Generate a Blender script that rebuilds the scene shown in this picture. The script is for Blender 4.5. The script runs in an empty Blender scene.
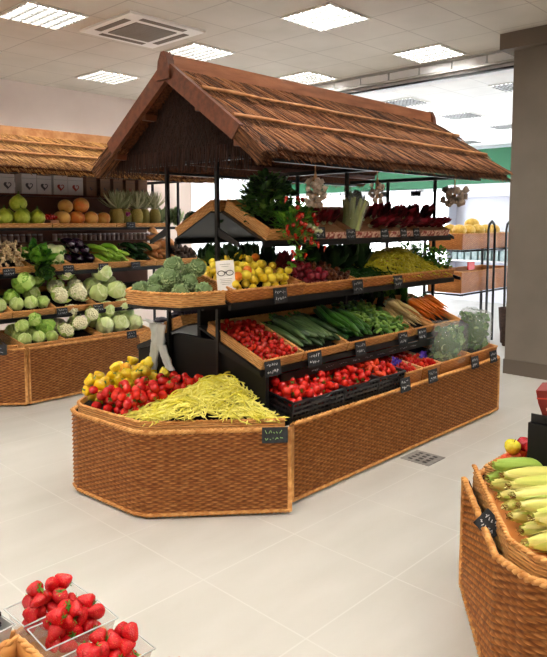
import bpy, math, random
from mathutils import Matrix, Vector, Euler, noise
R = random.Random(11)
PI = math.pi
V = Vector
scene = bpy.context.scene
COL = scene.collection

# ------------------------------------------------------------------ helpers
def lin(c):
    c /= 255.0
    return c / 12.92 if c <= .04045 else ((c + .055) / 1.055) ** 2.4
def rgb(r, g, b): return (lin(r), lin(g), lin(b), 1)
def T(x, y, z): return Matrix.Translation((x, y, z))
def RX(a): return Matrix.Rotation(a, 4, 'X')
def RY(a): return Matrix.Rotation(a, 4, 'Y')
def RZ(a): return Matrix.Rotation(a, 4, 'Z')
def S(x, y=None, z=None):
    return Matrix.Diagonal((x, x if y is None else y, x if z is None else z, 1))
D = math.radians
ID = Matrix.Identity(4)

# camera pose, also used to tell left from right when things are described
YAW = D(46.148); PITCH = D(5.163)
def screen(p):
    v = V((p[0], p[1], p[2] - 1.6))
    f = V((math.sin(YAW) * math.cos(PITCH), math.cos(YAW) * math.cos(PITCH), -math.sin(PITCH)))
    r = V((math.cos(YAW), -math.sin(YAW), 0)); u = r.cross(f)
    k = 664 / v.dot(f)
    return 273.5 + v.dot(r) * k, 282 - v.dot(u) * k

class MB:
    def __init__(s): s.v = []; s.f = []; s.a = []
    def add(s, vs, fs, M=None, uv=None):
        o = len(s.v)
        s.v.extend([tuple(M @ V(p)) for p in vs] if M is not None else [tuple(p) for p in vs])
        s.f.extend([tuple(i + o for i in f) for f in fs])
        s.a.extend(uv if uv else [(0, 0, 0)] * len(vs))
        return s
    def box(s, x0, x1, y0, y1, z0, z1, M=None, uv=None):
        vs = [(x, y, z) for z in (z0, z1) for x, y in ((x0, y0), (x1, y0), (x1, y1), (x0, y1))]
        fs = [(3, 2, 1, 0), (4, 5, 6, 7), (0, 1, 5, 4), (1, 2, 6, 5), (2, 3, 7, 6), (3, 0, 4, 7)]
        return s.add(vs, fs, M, [uv] * 8 if uv else None)
    def prism(s, pts, z0, z1, M=None):
        n = len(pts)
        vs = [(x, y, z0) for x, y in pts] + [(x, y, z1) for x, y in pts]
        fs = [tuple(range(n))[::-1], tuple(range(n, 2 * n))] + [(i, (i + 1) % n, n + (i + 1) % n, n + i) for i in range(n)]
        return s.add(vs, fs, M)
    def tube(s, pts, r, n=6, M=None, uv=None, cap=True, flat=1.0):
        pts = [V(p) for p in pts]; k = len(pts)
        rr = r if isinstance(r, (list, tuple)) else [r] * k
        up = V((0, 0, 1)); vs = []; fs = []
        for i, p in enumerate(pts):
            t = (pts[min(i + 1, k - 1)] - pts[max(i - 1, 0)]).normalized()
            a = t.cross(up)
            if a.length < .05: a = t.cross(V((0, 1, 0)))
            a.normalize(); b = t.cross(a)
            for j in range(n):
                q = 2 * PI * j / n
                vs.append(p + a * (math.cos(q) * rr[i]) + b * (math.sin(q) * rr[i] * flat))
        for i in range(k - 1):
            for j in range(n):
                fs.append((i * n + j, i * n + (j + 1) % n, (i + 1) * n + (j + 1) % n, (i + 1) * n + j))
        if cap:
            fs.append(tuple(range(n))); fs.append(tuple(range((k - 1) * n, k * n))[::-1])
        return s.add(vs, fs, M, [uv] * len(vs) if uv else None)
    def lathe(s, prof, n=16, M=None, fn=None, uv=None):
        vs = []; fs = []; k = len(prof)
        for i, (r, z) in enumerate(prof):
            for j in range(n):
                q = 2 * PI * j / n
                rr, zz = (r, z) if fn is None else fn(r, q, z)
                vs.append((rr * math.cos(q), rr * math.sin(q), zz))
        for i in range(k - 1):
            for j in range(n):
                fs.append((i * n + j, i * n + (j + 1) % n, (i + 1) * n + (j + 1) % n, (i + 1) * n + j))
        fs.append(tuple(range(n))[::-1]); fs.append(tuple(range((k - 1) * n, k * n)))
        return s.add(vs, fs, M, [uv] * len(vs) if uv else None)
    def ball(s, r=1, n=16, m=10, M=None, fn=None, uv=None):
        vs = [(0, 0, -1)]; fs = []
        for i in range(1, m):
            a = PI * i / m - PI / 2
            for j in range(n):
                q = 2 * PI * j / n
                vs.append((math.cos(a) * math.cos(q), math.cos(a) * math.sin(q), math.sin(a)))
        vs.append((0, 0, 1)); L = len(vs) - 1
        for j in range(n):
            fs.append((0, 1 + (j + 1) % n, 1 + j))
            fs.append((L, L - n + j, L - n + (j + 1) % n))
        for i in range(m - 2):
            for j in range(n):
                fs.append((1 + i * n + j, 1 + i * n + (j + 1) % n, 1 + (i + 1) * n + (j + 1) % n, 1 + (i + 1) * n + j))
        vs = [V(p) * (r * (fn(V(p)) if fn else 1)) for p in vs]
        return s.add(vs, fs, M, [uv] * len(vs) if uv else None)
    def grid(s, nu, nv, fn, M=None, uvf=None):
        vs = []; uv = []
        for i in range(nu + 1):
            for j in range(nv + 1):
                vs.append(fn(i / nu, j / nv)); uv.append(uvf(i / nu, j / nv) if uvf else (i / nu, j / nv, 0))
        w = nv + 1
        fs = [(i * w + j, (i + 1) * w + j, (i + 1) * w + j + 1, i * w + j + 1) for i in range(nu) for j in range(nv)]
        return s.add(vs, fs, M, uv)
    def mesh(s, name, mat, smooth=True):
        me = bpy.data.meshes.new(name)
        me.from_pydata(s.v, [], s.f)
        at = me.attributes.new('uvp', 'FLOAT_VECTOR', 'POINT')
        at.data.foreach_set('vector', [c for a in s.a for c in a])
        if smooth: me.polygons.foreach_set('use_smooth', [True] * len(me.polygons))
        me.materials.append(mat); me.update()
        return me
    def build(s, name, mat, parent=None, smooth=False, M=None, label=None):
        o = bpy.data.objects.new(name, s.mesh(name, mat, smooth)); COL.objects.link(o)
        if parent: o.parent = parent
        if M is not None: o.matrix_local = M
        if label: o['label'] = label
        return o

def tag(o, label, cat, group=None, kind=None):
    o['label'] = label; o['category'] = cat
    if group: o['group'] = group
    if kind: o['kind'] = kind
    return o
def thing(name, label, cat, M=ID, group=None):
    o = bpy.data.objects.new(name, None); COL.objects.link(o)
    o.empty_display_size = .05; o.matrix_world = M
    return tag(o, label, cat, group)
def struct(name, mb, mat, parent=None, smooth=False):
    o = mb.build(name, mat, parent, smooth)
    if not parent: o['kind'] = 'structure'
    return o
def leafobj(o, me, name, parent, label=None):
    c = bpy.data.objects.new(name, me); COL.objects.link(c); c.parent = parent
    if label: c['label'] = label
    return c
# a kind of produce: its mesh and the meshes of its parts; spawn() makes one individual
def spawn(kind, M, label, cat, group=None):
    name, me, parts = kind
    o = bpy.data.objects.new(name, me); COL.objects.link(o)
    o.matrix_world = M; tag(o, label, cat, group)
    for pn, pm in parts:
        c = bpy.data.objects.new(pn, pm); COL.objects.link(c); c.parent = o
    return o
ORD = ['leftmost', 'second from left', 'third from left', 'fourth from left', 'fifth from left', 'sixth from left', 'seventh from left', 'eighth from left',
       'ninth from left', 'tenth from left', 'eleventh from left', 'twelfth from left', 'thirteenth from left', 'fourteenth from left']
def ordinal(objs, text, axis=0):
    """text has {} for the place; distinguishes look-alikes in one short row"""
    objs = sorted(objs, key=lambda o: screen(o.matrix_world.translation)[axis])
    n = len(objs); words = ORD
    for i, o in enumerate(objs):
        w = 'rightmost' if i == n - 1 and n > 1 else words[i]
        o['label'] = text.format(w)

# ------------------------------------------------------------------ materials
def mat(name, col, rough=.5, spec=.5, col2=None, scale=20, bump=0, bscale=None, var=0, metal=0, emit=None, sss=0, detail=3, stretch=None, ramp=(.35, .65), trans=0, coat=0):
    m = bpy.data.materials.new(name); m.use_nodes = True
    nt = m.node_tree; b = nt.nodes['Principled BSDF']; L = nt.links.new
    b.inputs['Roughness'].default_value = rough; b.inputs['Metallic'].default_value = metal
    b.inputs['Specular IOR Level'].default_value = spec
    b.inputs['Base Color'].default_value = col
    if coat: b.inputs['Coat Weight'].default_value = coat
    if sss:
        b.inputs['Subsurface Weight'].default_value = sss
        b.inputs['Subsurface Radius'].default_value = (.02, .012, .006); b.inputs['Subsurface Scale'].default_value = .5
    tc = nt.nodes.new('ShaderNodeTexCoord'); vec = tc.outputs['Object']
    if stretch:
        mp = nt.nodes.new('ShaderNodeMapping'); mp.inputs['Scale'].default_value = stretch
        L(vec, mp.inputs['Vector']); vec = mp.outputs['Vector']
    out = None
    if col2:
        n = nt.nodes.new('ShaderNodeTexNoise'); n.inputs['Scale'].default_value = scale; n.inputs['Detail'].default_value = detail
        L(vec, n.inputs['Vector'])
        cr = nt.nodes.new('ShaderNodeValToRGB'); cr.color_ramp.elements[0].position = ramp[0]; cr.color_ramp.elements[1].position = ramp[1]
        cr.color_ramp.elements[0].color = col; cr.color_ramp.elements[1].color = col2
        if var:
            oi = nt.nodes.new('ShaderNodeObjectInfo'); ad = nt.nodes.new('ShaderNodeMath'); ad.operation = 'MULTIPLY_ADD'
            ad.inputs[1].default_value = var; ad.inputs[2].default_value = -var / 2
            L(oi.outputs['Random'], ad.inputs[0]); a2 = nt.nodes.new('ShaderNodeMath'); a2.operation = 'ADD'
            L(ad.outputs[0], a2.inputs[0]); L(n.outputs['Fac'], a2.inputs[1]); L(a2.outputs[0], cr.inputs['Fac'])
        else: L(n.outputs['Fac'], cr.inputs['Fac'])
        L(cr.outputs['Color'], b.inputs['Base Color'])
    if bump:
        n2 = nt.nodes.new('ShaderNodeTexNoise'); n2.inputs['Scale'].default_value = bscale or scale; n2.inputs['Detail'].default_value = 4
        L(vec, n2.inputs['Vector'])
        bp = nt.nodes.new('ShaderNodeBump'); bp.inputs['Strength'].default_value = bump; bp.inputs['Distance'].default_value = .01
        L(n2.outputs['Fac'], bp.inputs['Height']); L(bp.outputs['Normal'], b.inputs['Normal'])
    if emit:
        b.inputs['Emission Color'].default_value = emit[0]; b.inputs['Emission Strength'].default_value = emit[1]
    if trans:
        tr = nt.nodes.new('ShaderNodeBsdfTranslucent'); tr.inputs['Color'].default_value = col
        if out is None and col2: L(cr.outputs['Color'], tr.inputs['Color'])
        mx = nt.nodes.new('ShaderNodeMixShader'); mx.inputs[0].default_value = trans
        L(b.outputs[0], mx.inputs[1]); L(tr.outputs[0], mx.inputs[2]); L(mx.outputs[0], nt.nodes['Material Output'].inputs['Surface'])
    return m

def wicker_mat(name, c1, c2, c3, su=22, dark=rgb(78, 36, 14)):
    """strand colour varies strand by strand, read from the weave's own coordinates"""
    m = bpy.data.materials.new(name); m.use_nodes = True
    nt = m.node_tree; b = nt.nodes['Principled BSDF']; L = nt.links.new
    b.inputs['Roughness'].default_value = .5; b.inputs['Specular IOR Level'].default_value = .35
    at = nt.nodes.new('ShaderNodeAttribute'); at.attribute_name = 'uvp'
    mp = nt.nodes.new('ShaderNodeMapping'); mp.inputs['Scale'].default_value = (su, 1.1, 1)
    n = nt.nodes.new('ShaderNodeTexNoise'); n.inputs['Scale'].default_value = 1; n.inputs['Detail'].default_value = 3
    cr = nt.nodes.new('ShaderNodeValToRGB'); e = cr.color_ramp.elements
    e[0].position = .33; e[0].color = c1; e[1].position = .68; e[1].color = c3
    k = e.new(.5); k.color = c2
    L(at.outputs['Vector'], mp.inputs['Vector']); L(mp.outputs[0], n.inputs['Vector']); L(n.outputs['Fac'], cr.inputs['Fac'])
    # crevice shade painted into the weave: recesses between strands take the dark colour
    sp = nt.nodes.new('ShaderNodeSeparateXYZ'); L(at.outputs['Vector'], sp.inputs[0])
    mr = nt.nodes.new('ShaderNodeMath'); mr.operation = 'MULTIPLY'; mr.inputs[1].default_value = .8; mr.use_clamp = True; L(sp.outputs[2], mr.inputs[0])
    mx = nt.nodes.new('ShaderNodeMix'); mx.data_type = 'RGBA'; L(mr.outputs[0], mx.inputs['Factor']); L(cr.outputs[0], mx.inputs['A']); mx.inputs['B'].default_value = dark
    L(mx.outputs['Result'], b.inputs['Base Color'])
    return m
def attr_mat(name, cols, rough=.7, trans=0, spec=.3):
    """colour chosen by uvp.z (0..1), one value per strand or leaf"""
    m = bpy.data.materials.new(name); m.use_nodes = True
    nt = m.node_tree; b = nt.nodes['Principled BSDF']; L = nt.links.new
    b.inputs['Roughness'].default_value = rough; b.inputs['Specular IOR Level'].default_value = spec
    at = nt.nodes.new('ShaderNodeAttribute'); at.attribute_name = 'uvp'
    sp = nt.nodes.new('ShaderNodeSeparateXYZ'); L(at.outputs['Vector'], sp.inputs[0])
    cr = nt.nodes.new('ShaderNodeValToRGB'); e = cr.color_ramp.elements
    e[0].position = 0; e[0].color = cols[0]; e[1].position = 1; e[1].color = cols[-1]
    for i, c in enumerate(cols[1:-1]): k = e.new((i + 1) / (len(cols) - 1)); k.color = c
    L(sp.outputs[2], cr.inputs['Fac']); L(cr.outputs[0], b.inputs['Base Color'])
    if trans:
        tr = nt.nodes.new('ShaderNodeBsdfTranslucent'); L(cr.outputs[0], tr.inputs['Color'])
        mx = nt.nodes.new('ShaderNodeMixShader'); mx.inputs[0].default_value = trans
        L(b.outputs[0], mx.inputs[1]); L(tr.outputs[0], mx.inputs[2]); L(mx.outputs[0], nt.nodes['Material Output'].inputs['Surface'])
    return m
def tile_mat(name, c, c2, grout, w, off, mortar, rough, nscale=1.5, stretch=(1, 1, 1), bumpy=0, spec=.5):
    m = bpy.data.materials.new(name); m.use_nodes = True
    nt = m.node_tree; b = nt.nodes['Principled BSDF']; L = nt.links.new
    b.inputs['Roughness'].default_value = rough; b.inputs['Specular IOR Level'].default_value = spec
    tc = nt.nodes.new('ShaderNodeTexCoord')
    mp = nt.nodes.new('ShaderNodeMapping'); mp.inputs['Location'].default_value = (-off[0] + 61 * w, -off[1] + 61 * w, 0)
    L(tc.outputs['Object'], mp.inputs['Vector'])
    br = nt.nodes.new('ShaderNodeTexBrick'); br.offset = 0; br.inputs['Scale'].default_value = 1
    br.inputs['Brick Width'].default_value = w; br.inputs['Row Height'].default_value = w
    br.inputs['Mortar Size'].default_value = mortar; br.inputs['Mortar Smooth'].default_value = .2; br.inputs['Bias'].default_value = 0
    L(mp.outputs[0], br.inputs['Vector'])
    m2 = nt.nodes.new('ShaderNodeMapping'); m2.inputs['Scale'].default_value = stretch; L(tc.outputs['Object'], m2.inputs['Vector'])
    n = nt.nodes.new('ShaderNodeTexNoise'); n.inputs['Scale'].default_value = nscale; n.inputs['Detail'].default_value = 6
    L(m2.outputs[0], n.inputs['Vector'])
    cr = nt.nodes.new('ShaderNodeValToRGB'); cr.color_ramp.elements[0].color = c; cr.color_ramp.elements[1].color = c2
    cr.color_ramp.elements[0].position = .35; cr.color_ramp.elements[1].position = .65
    L(n.outputs['Fac'], cr.inputs['Fac']); L(cr.outputs[0], br.inputs['Color1']); L(cr.outputs[0], br.inputs['Color2'])
    br.inputs['Mortar'].default_value = grout
    L(br.outputs['Color'], b.inputs['Base Color'])
    return m

M = {}
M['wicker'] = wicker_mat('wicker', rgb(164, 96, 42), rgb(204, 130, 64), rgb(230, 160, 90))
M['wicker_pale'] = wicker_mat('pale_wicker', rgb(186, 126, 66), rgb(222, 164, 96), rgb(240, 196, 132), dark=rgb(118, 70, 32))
M['rim'] = mat('willow_rim', rgb(190, 128, 66), .5, .3, rgb(222, 166, 100), 30)
M['straw'] = attr_mat('thatch_reed', [rgb(46, 26, 16), rgb(96, 58, 34), rgb(130, 82, 50), rgb(172, 118, 76)], .75)
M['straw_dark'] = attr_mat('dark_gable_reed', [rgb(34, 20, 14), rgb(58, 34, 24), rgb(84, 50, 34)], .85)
M['straw_pale'] = attr_mat('pale_thatch_reed', [rgb(90, 54, 26), rgb(140, 94, 46), rgb(172, 124, 66), rgb(204, 156, 92)], .75)
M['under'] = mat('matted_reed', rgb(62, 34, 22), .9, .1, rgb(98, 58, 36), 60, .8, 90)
M['ridge'] = mat('ridge_board', rgb(136, 84, 56), .5, .4, rgb(164, 106, 74), 4, .15, 30, stretch=(1, 6, 6))
M['board'] = mat('stained_board', rgb(84, 44, 26), .45, .4, rgb(112, 62, 38), 4, .15, 30, stretch=(1, 6, 6))
M['batten'] = mat('split_cane', rgb(176, 120, 76), .6, .3, rgb(206, 154, 106), 12, .3, 40)
M['black'] = mat('black_steel', rgb(12, 12, 13), .4, .4)
M['blackpanel'] = mat('black_panel', rgb(9, 8, 9), .55, .3)
M['crate'] = mat('black_plastic', rgb(24, 25, 28), .4, .5)
M['slate'] = mat('chalkboard', rgb(30, 33, 36), .5, .4, rgb(48, 52, 58), 30)
M['chalk'] = mat('chalk', rgb(205, 208, 212), .8, .2)
M['chalkgreen'] = mat('green_chalk', rgb(150, 190, 120), .8, .2)
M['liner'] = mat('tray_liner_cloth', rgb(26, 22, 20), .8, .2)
M['white'] = mat('white_paint', rgb(236, 234, 230), .6, .3)
M['floor'] = tile_mat('floor_tile', rgb(186, 184, 177), rgb(195, 193, 187), rgb(200, 199, 193), .61, (2.446, 2.2), .004, .42, 1.2, (1, 3, 1), spec=.35)
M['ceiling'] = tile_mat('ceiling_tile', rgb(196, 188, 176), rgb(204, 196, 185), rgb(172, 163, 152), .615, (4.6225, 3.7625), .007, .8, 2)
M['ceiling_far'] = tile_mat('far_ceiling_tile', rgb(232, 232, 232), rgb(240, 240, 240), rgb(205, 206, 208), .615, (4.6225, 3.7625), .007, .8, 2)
M['wall'] = mat('cream_wall', rgb(222, 206, 198), .8, .2, rgb(228, 213, 205), 2)
M['wallwhite'] = mat('white_wall', rgb(238, 240, 244), .8, .2)
M['column'] = mat('taupe_column', rgb(126, 118, 108), .7, .3, rgb(132, 124, 114), 3)
M['beam'] = mat('taupe_beam', rgb(112, 102, 92), .7, .3)
M['green'] = mat('green_fascia', rgb(4, 84, 48), .5, .4)
M['alu'] = mat('brushed_aluminium', rgb(190, 190, 190), .35, .5, metal=.6)
M['glow'] = mat('lamp_tube', rgb(255, 255, 255), emit=((1, .94, .85, 1), 27.0))
M['glow_far'] = mat('far_lamp_tube', rgb(255, 255, 255), emit=((.95, .98, 1, 1), 5))
M['louvre'] = mat('louvre_blade', rgb(78, 78, 76), .35, .5)
M['lightframe'] = mat('white_light_frame', rgb(220, 218, 212), .5, .4)

# ------------------------------------------------------------------ weaving
def weave(mb, pts, z0, z1, closed=False, rp=.014, sp=.036, amp=.009, Mx=None, sub=4):
    sub = max(sub, 4)
    P = [V((x, y, 0)) for x, y in pts]
    if closed: P.append(P[0])
    cols = []; u = 0
    for i in range(len(P) - 1):
        d = P[i + 1] - P[i]; L = d.length; d.normalize(); n = max(1, math.ceil(L / (sp / sub)))
        nr = V((d.y, -d.x, 0))
        for k in range(n + (1 if i == len(P) - 2 else 0)):
            cols.append((P[i] + d * (L * k / n), nr, u + L * k / n))
        u += L
    nrow = max(2, round((z1 - z0) / rp)); rp = (z1 - z0) / nrow
    vs = []; uv = []; h = 2 * nrow + 1
    for p, nr, uu in cols:
        for k in range(h):
            row = k // 2
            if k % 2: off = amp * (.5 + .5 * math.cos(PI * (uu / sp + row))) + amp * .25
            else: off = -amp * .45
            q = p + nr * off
            vs.append((q.x, q.y, z0 + rp * k / 2)); c_ = .5 + .5 * math.cos(PI * (uu / sp + row)); uv.append((uu, row + (0.25 if k % 2 else 0), (1 - c_) ** 1.5 if k % 2 else .85))  # third value: painted shade, strong in grooves and where strands dip back
    fs = [(i * h + j, (i + 1) * h + j, (i + 1) * h + j + 1, i * h + j + 1) for i in range(len(cols) - 1) for j in range(h - 1)]
    mb.add(vs, fs, Mx, uv)
def braid(mb, pts, z, r=.009, closed=False, Mx=None, step=.011):
    """a twisted rim of two withies running along the top of a basket wall"""
    P = [V((x, y, z)) for x, y in pts]
    if closed: P.append(P[0])
    for ph in (0, PI):
        path = []; u = 0
        for i in range(len(P) - 1):
            d = P[i + 1] - P[i]; L = d.length; d.normalize(); nr = V((d.y, -d.x, 0)); n = max(1, round(L / step))
            for k in range(n + (1 if i == len(P) - 2 else 0)):
                a = (u + L * k / n) / .05 * 2 * PI + ph
                path.append(P[i] + d * (L * k / n) + nr * (math.cos(a) * r * .55) + V((0, 0, math.sin(a) * r * .55)))
            u += L
        mb.tube(path, r * .75, 6, Mx)

def wicker_tray(label, w, d, h, Mx, material='wicker', floor=None, liner_z=None, name='wicker_tray', rr=.007, group=None):
    root = thing(name, label, 'basket', Mx, group)
    b = MB(); pl = [(0, 0), (w, 0), (w, d), (0, d)]
    weave(b, pl, .0, h, True, .0115, .032, .004, sub=3)
    t = .007
    b.box(0, w, 0, t, .0, h - .002, uv=(.3, 3, 0)); b.box(0, w, d - t, d, .0, h - .002, uv=(.7, 5, 0))
    b.box(0, t, t, d - t, .0, h - .002, uv=(.1, 7, 0)); b.box(w - t, w, t, d - t, .0, h - .002, uv=(.2, 1, 0))
    b.box(t, w - t, t, d - t, .0, .006, uv=(.5, 2, 0))
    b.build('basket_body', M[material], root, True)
    r = MB(); braid(r, pl, h, rr, True); r.build('rim', M['rim'], root, True)
    if floor:
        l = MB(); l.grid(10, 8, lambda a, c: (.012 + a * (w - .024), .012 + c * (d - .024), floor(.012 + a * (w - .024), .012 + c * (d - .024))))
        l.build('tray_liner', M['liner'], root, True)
    return root

def drop(x0, x1, y0, y1, n, rf, floor, tries=14, push=0.0, rng=None, seed=1, pack=.92):
    """let n balls come to rest one by one on a floor and on one another"""
    g = random.Random(seed); out = []
    for i in range(n):
        r = rf(g); best = None
        for k in range(tries):
            x = g.uniform(x0 + r, x1 - r); y = g.uniform(y0 + r, y1 - r)
            z = floor(x, y) + r
            for (a, b, c, q) in out:
                dd = (a - x) ** 2 + (b - y) ** 2; s = (r + q) * pack
                if dd < s * s: z = max(z, c + math.sqrt(s * s - dd))
            cost = z - push * floor(x, y)
            if best is None or cost < best[0]: best = (cost, x, y, z)
        out.append((best[1], best[2], best[3], r))
    return out
def rrot(g): return Euler((g.uniform(0, 6.28), g.uniform(0, 6.28), g.uniform(0, 6.28))).to_matrix().to_4x4()
def heap(kinds, Mx, reg, n, rf, floor, label, cat, group, seed=1, push=0, rot=rrot, r0=1.0, tries=14, pack=.92):
    g = random.Random(seed); res = []
    for (x, y, z, r) in drop(*reg, n, rf, floor, tries, push, seed=seed, pack=pack):
        k = g.choice(kinds)
        res.append(spawn(k, Mx @ T(x, y, z) @ rot(g) @ S(r / r0), label, cat, group))
    return res

# ================================================================== THE ROOM
b = MB(); b.box(-4.2, 7.25, -5.2, 8.9, -.05, 0); b.box(7.25, 16, -5.2, 16, -.05, 0); struct('floor', b, M['floor'])
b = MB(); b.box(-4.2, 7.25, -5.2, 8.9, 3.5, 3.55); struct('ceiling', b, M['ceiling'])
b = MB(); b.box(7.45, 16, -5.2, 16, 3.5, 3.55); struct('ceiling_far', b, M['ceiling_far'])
b = MB(); b.box(-4.2, 7.25, 8.9, 9.0, 0, 3.5); struct('wall_back', b, M['wall'])
b = MB(); b.box(-4.3, -4.2, -5.2, 9.0, 0, 3.5); struct('wall_left', b, M['wall'])
b = MB(); b.box(-4.3, 16.1, -5.3, -5.2, 0, 3.5); struct('wall_front', b, M['wall'])
b = MB(); b.box(6.95, 7.1, -5.2, 1.9, 0, 3.5); struct('wall_right', b, M['column'])
b = MB(); b.box(7.25, 16.1, 16, 16.1, 0, 3.5); struct('wall_far', b, M['wallwhite'])
# far shop front: white piers and lintel, glass between, green fascia above
b = MB(); b.box(16, 16.1, -5.2, 16, 2.47, 3.5); b.box(16, 16.1, -5.2, 16, 0, .15)
for y in (-5.2, -1.5, 2, 5.2, 8.0, 12.6, 15.7): b.box(15.98, 16.1, y, y + .3, 0, 2.47)
struct('wall_shopfront', b, M['wallwhite'])
b = MB(); b.box(15.8, 15.99, 3.2, 16, 2.49, 3.42); tag(struct('trim_1', b, M['green']), 'green fascia band', 'fascia', kind='structure')
glass = bpy.data.materials.new('window_glass'); glass.use_nodes = True
nt = glass.node_tree; g1 = nt.nodes.new('ShaderNodeBsdfTransparent'); g2 = nt.nodes.new('ShaderNodeBsdfGlossy'); g2.inputs['Roughness'].default_value = .05
mx = nt.nodes.new('ShaderNodeMixShader'); mx.inputs[0].default_value = .08
nt.links.new(g1.outputs[0], mx.inputs[1]); nt.links.new(g2.outputs[0], mx.inputs[2]); nt.links.new(mx.outputs[0], nt.nodes['Material Output'].inputs['Surface'])
for i, (a, c) in enumerate(((-4.9, -1.5), (-1.2, 2), (2.3, 5.2), (5.5, 8.0), (8.3, 12.6), (12.9, 15.7))):
    f = MB()
    for y in (a, (a + c) / 2 - .03, c - .06): f.box(16.0, 16.08, y, y + .06, .15, 2.47)
    f.box(16.0, 16.08, a, c, 2.41, 2.47); f.box(16.0, 16.08, a, c, .15, .21)
    w = struct('window_%d' % (i + 1), f, M['alu'])
    gm = MB(); gm.box(16.035, 16.045, a + .06, c - .06, .21, 2.41); gm.build('pane', glass, w)
# grey double door frame seen between the posts
f = MB()
for y in (9.75, 10.7, 11.6): f.box(15.7, 15.97, y, y + .16, 0, 2.44)
f.box(15.7, 15.97, 9.75, 11.76, 2.3, 2.46)
d1 = struct('door_1', f, M['alu'])
# bulkhead with a run of small tiles between the two ceilings
b = MB(); b.box(7.25, 7.45, 3.1, 16, 3.30, 3.55); struct('trim_2', b, M['wallwhite'])
b = MB()
y = 3.15
while y < 11:
    b.box(7.2, 7.249, y, y + .42, 3.385, 3.47); y += .44
struct('trim_3', b, M['wallwhite'])
b = MB(); b.box(7.19, 7.249, 3.1, 11.0, 3.355, 3.38); b.box(7.19, 7.249, 3.1, 11, 3.475, 3.5); struct('trim_4', b, M['alu'])
b = MB(); b.box(7.2, 7.249, 3.1, 11.0, 3.285, 3.31); struct('trim_5', b, M['black'])
# column and header beam
b = MB(); b.box(6.71, 7.3, 1.9, 3.045, 0, 3.34); struct('wall_column', b, M['column'])
b = MB(); b.box(6.70, 6.709, 1.9, 3.05, 0, .155); b.box(6.70, 7.3, 3.046, 3.056, 0, .155); struct('baseboard_column', b, M['beam'])
b = MB(); b.box(6.6, 7.3, -5.2, 3.15, 3.34, 3.5); struct('trim_6', b, M['beam'])

# ---- ceiling lights: every troffer a thing of its own
lf = MB(); e = .285
for a in (0, 1, 2, 3):
    m = RZ(a * PI / 2); lf.box(-.3, .3, -.3, -.275, -.014, 0, m)
FR = lf.mesh('light_frame', M['lightframe'], False)
dm = MB(); dm.box(-e, e, -e, e, -.003, -.001)
DF = dm.mesh('light_diffuser', M['glow'], False); dm.mesh
d2 = MB(); d2.box(-e, e, -e, e, -.003, -.001); DF2 = d2.mesh('far_light_diffuser', M['glow_far'], False)
lv = MB()
for k in range(1, 9):
    y = -e + k * 2 * e / 9; lv.box(-e, e, y - .005, y + .005, -.024, -.0035)
for k in range(1, 6):
    x = -e + k * 2 * e / 6; lv.box(x - .007, x + .007, -e, e, -.0245, -.0035)
LV = lv.mesh('light_louvre', M['louvre'], False)
LK = ('ceiling_light', None, [('frame', FR), ('diffuser', DF), ('louvre', LV)])
LK2 = ('ceiling_light', None, [('frame', FR), ('diffuser', DF2), ('louvre', LV)])
vis = {(3.085, 5.915): 'bright square ceiling light at the top left corner, left of the air vent',
       (4.93, 7.76): 'bright square ceiling light nearest the cream back wall',
       (4.93, 5.915): 'square ceiling light just left behind the main roof peak',
       (4.93, 4.07): 'square ceiling light above the middle of the main thatched roof, nearest the top edge',
       (6.775, 5.915): 'square ceiling light beside the tiled bulkhead, above the ridge of the main roof',
       (6.775, 4.07): 'square ceiling light in front of the bulkhead, left of the column'}
xs = [4.93 + 1.845 * k for k in range(-4, 2)]; ys = [4.07 + 1.845 * k for k in range(-4, 3)]
for x in xs:
    for y in ys:
        key = min(vis, key=lambda q: abs(q[0] - x) + abs(q[1] - y)); k = abs(key[0] - x) + abs(key[1] - y) < .05
        sx, sy = screen((x, y, 3.5)) if (x * .72 + y * .69) > .5 else (-999, -999)
        if not k and x + y < 1: pass
        spawn(LK, T(x, y, 3.498), vis[key] if k else 'square louvred ceiling light outside the view', 'ceiling light', 'louvred ceiling lights')
far = []
for x in (9.2, 11.05, 12.9, 14.75):
    for y in (-1.4, .4, 2.3, 4.1, 5.95, 7.8, 9.6, 11.5, 13.3, 15.1):
        far.append(spawn(LK2, T(x, y, 3.498), 'square light in the white ceiling of the room beyond the column', 'ceiling light', 'ceiling lights of the far room'))
# air cassette
t = thing('ceiling_vent', 'square air conditioning cassette in the ceiling, between two lights at top left', 'vent', T(4.0, 5.65, 3.5))
b = MB(); b.box(-.44, .44, -.44, .44, -.022, 0); b.build('panel', M['white'], t)
b = MB(); b.box(-.24, .24, -.24, .24, -.03, -.022)
for k in range(9): b.box(-.22, .22, -.2 + k * .05 - .004, -.2 + k * .05 + .004, -.034, -.03)
b.build('intake_grille', M['column'], t)
for a in range(4):
    b = MB(); b.box(-.26, .26, -.38, -.31, -.026, -.0221, RZ(a * PI / 2)); b.build('air_slot', M['beam'], t)

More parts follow.
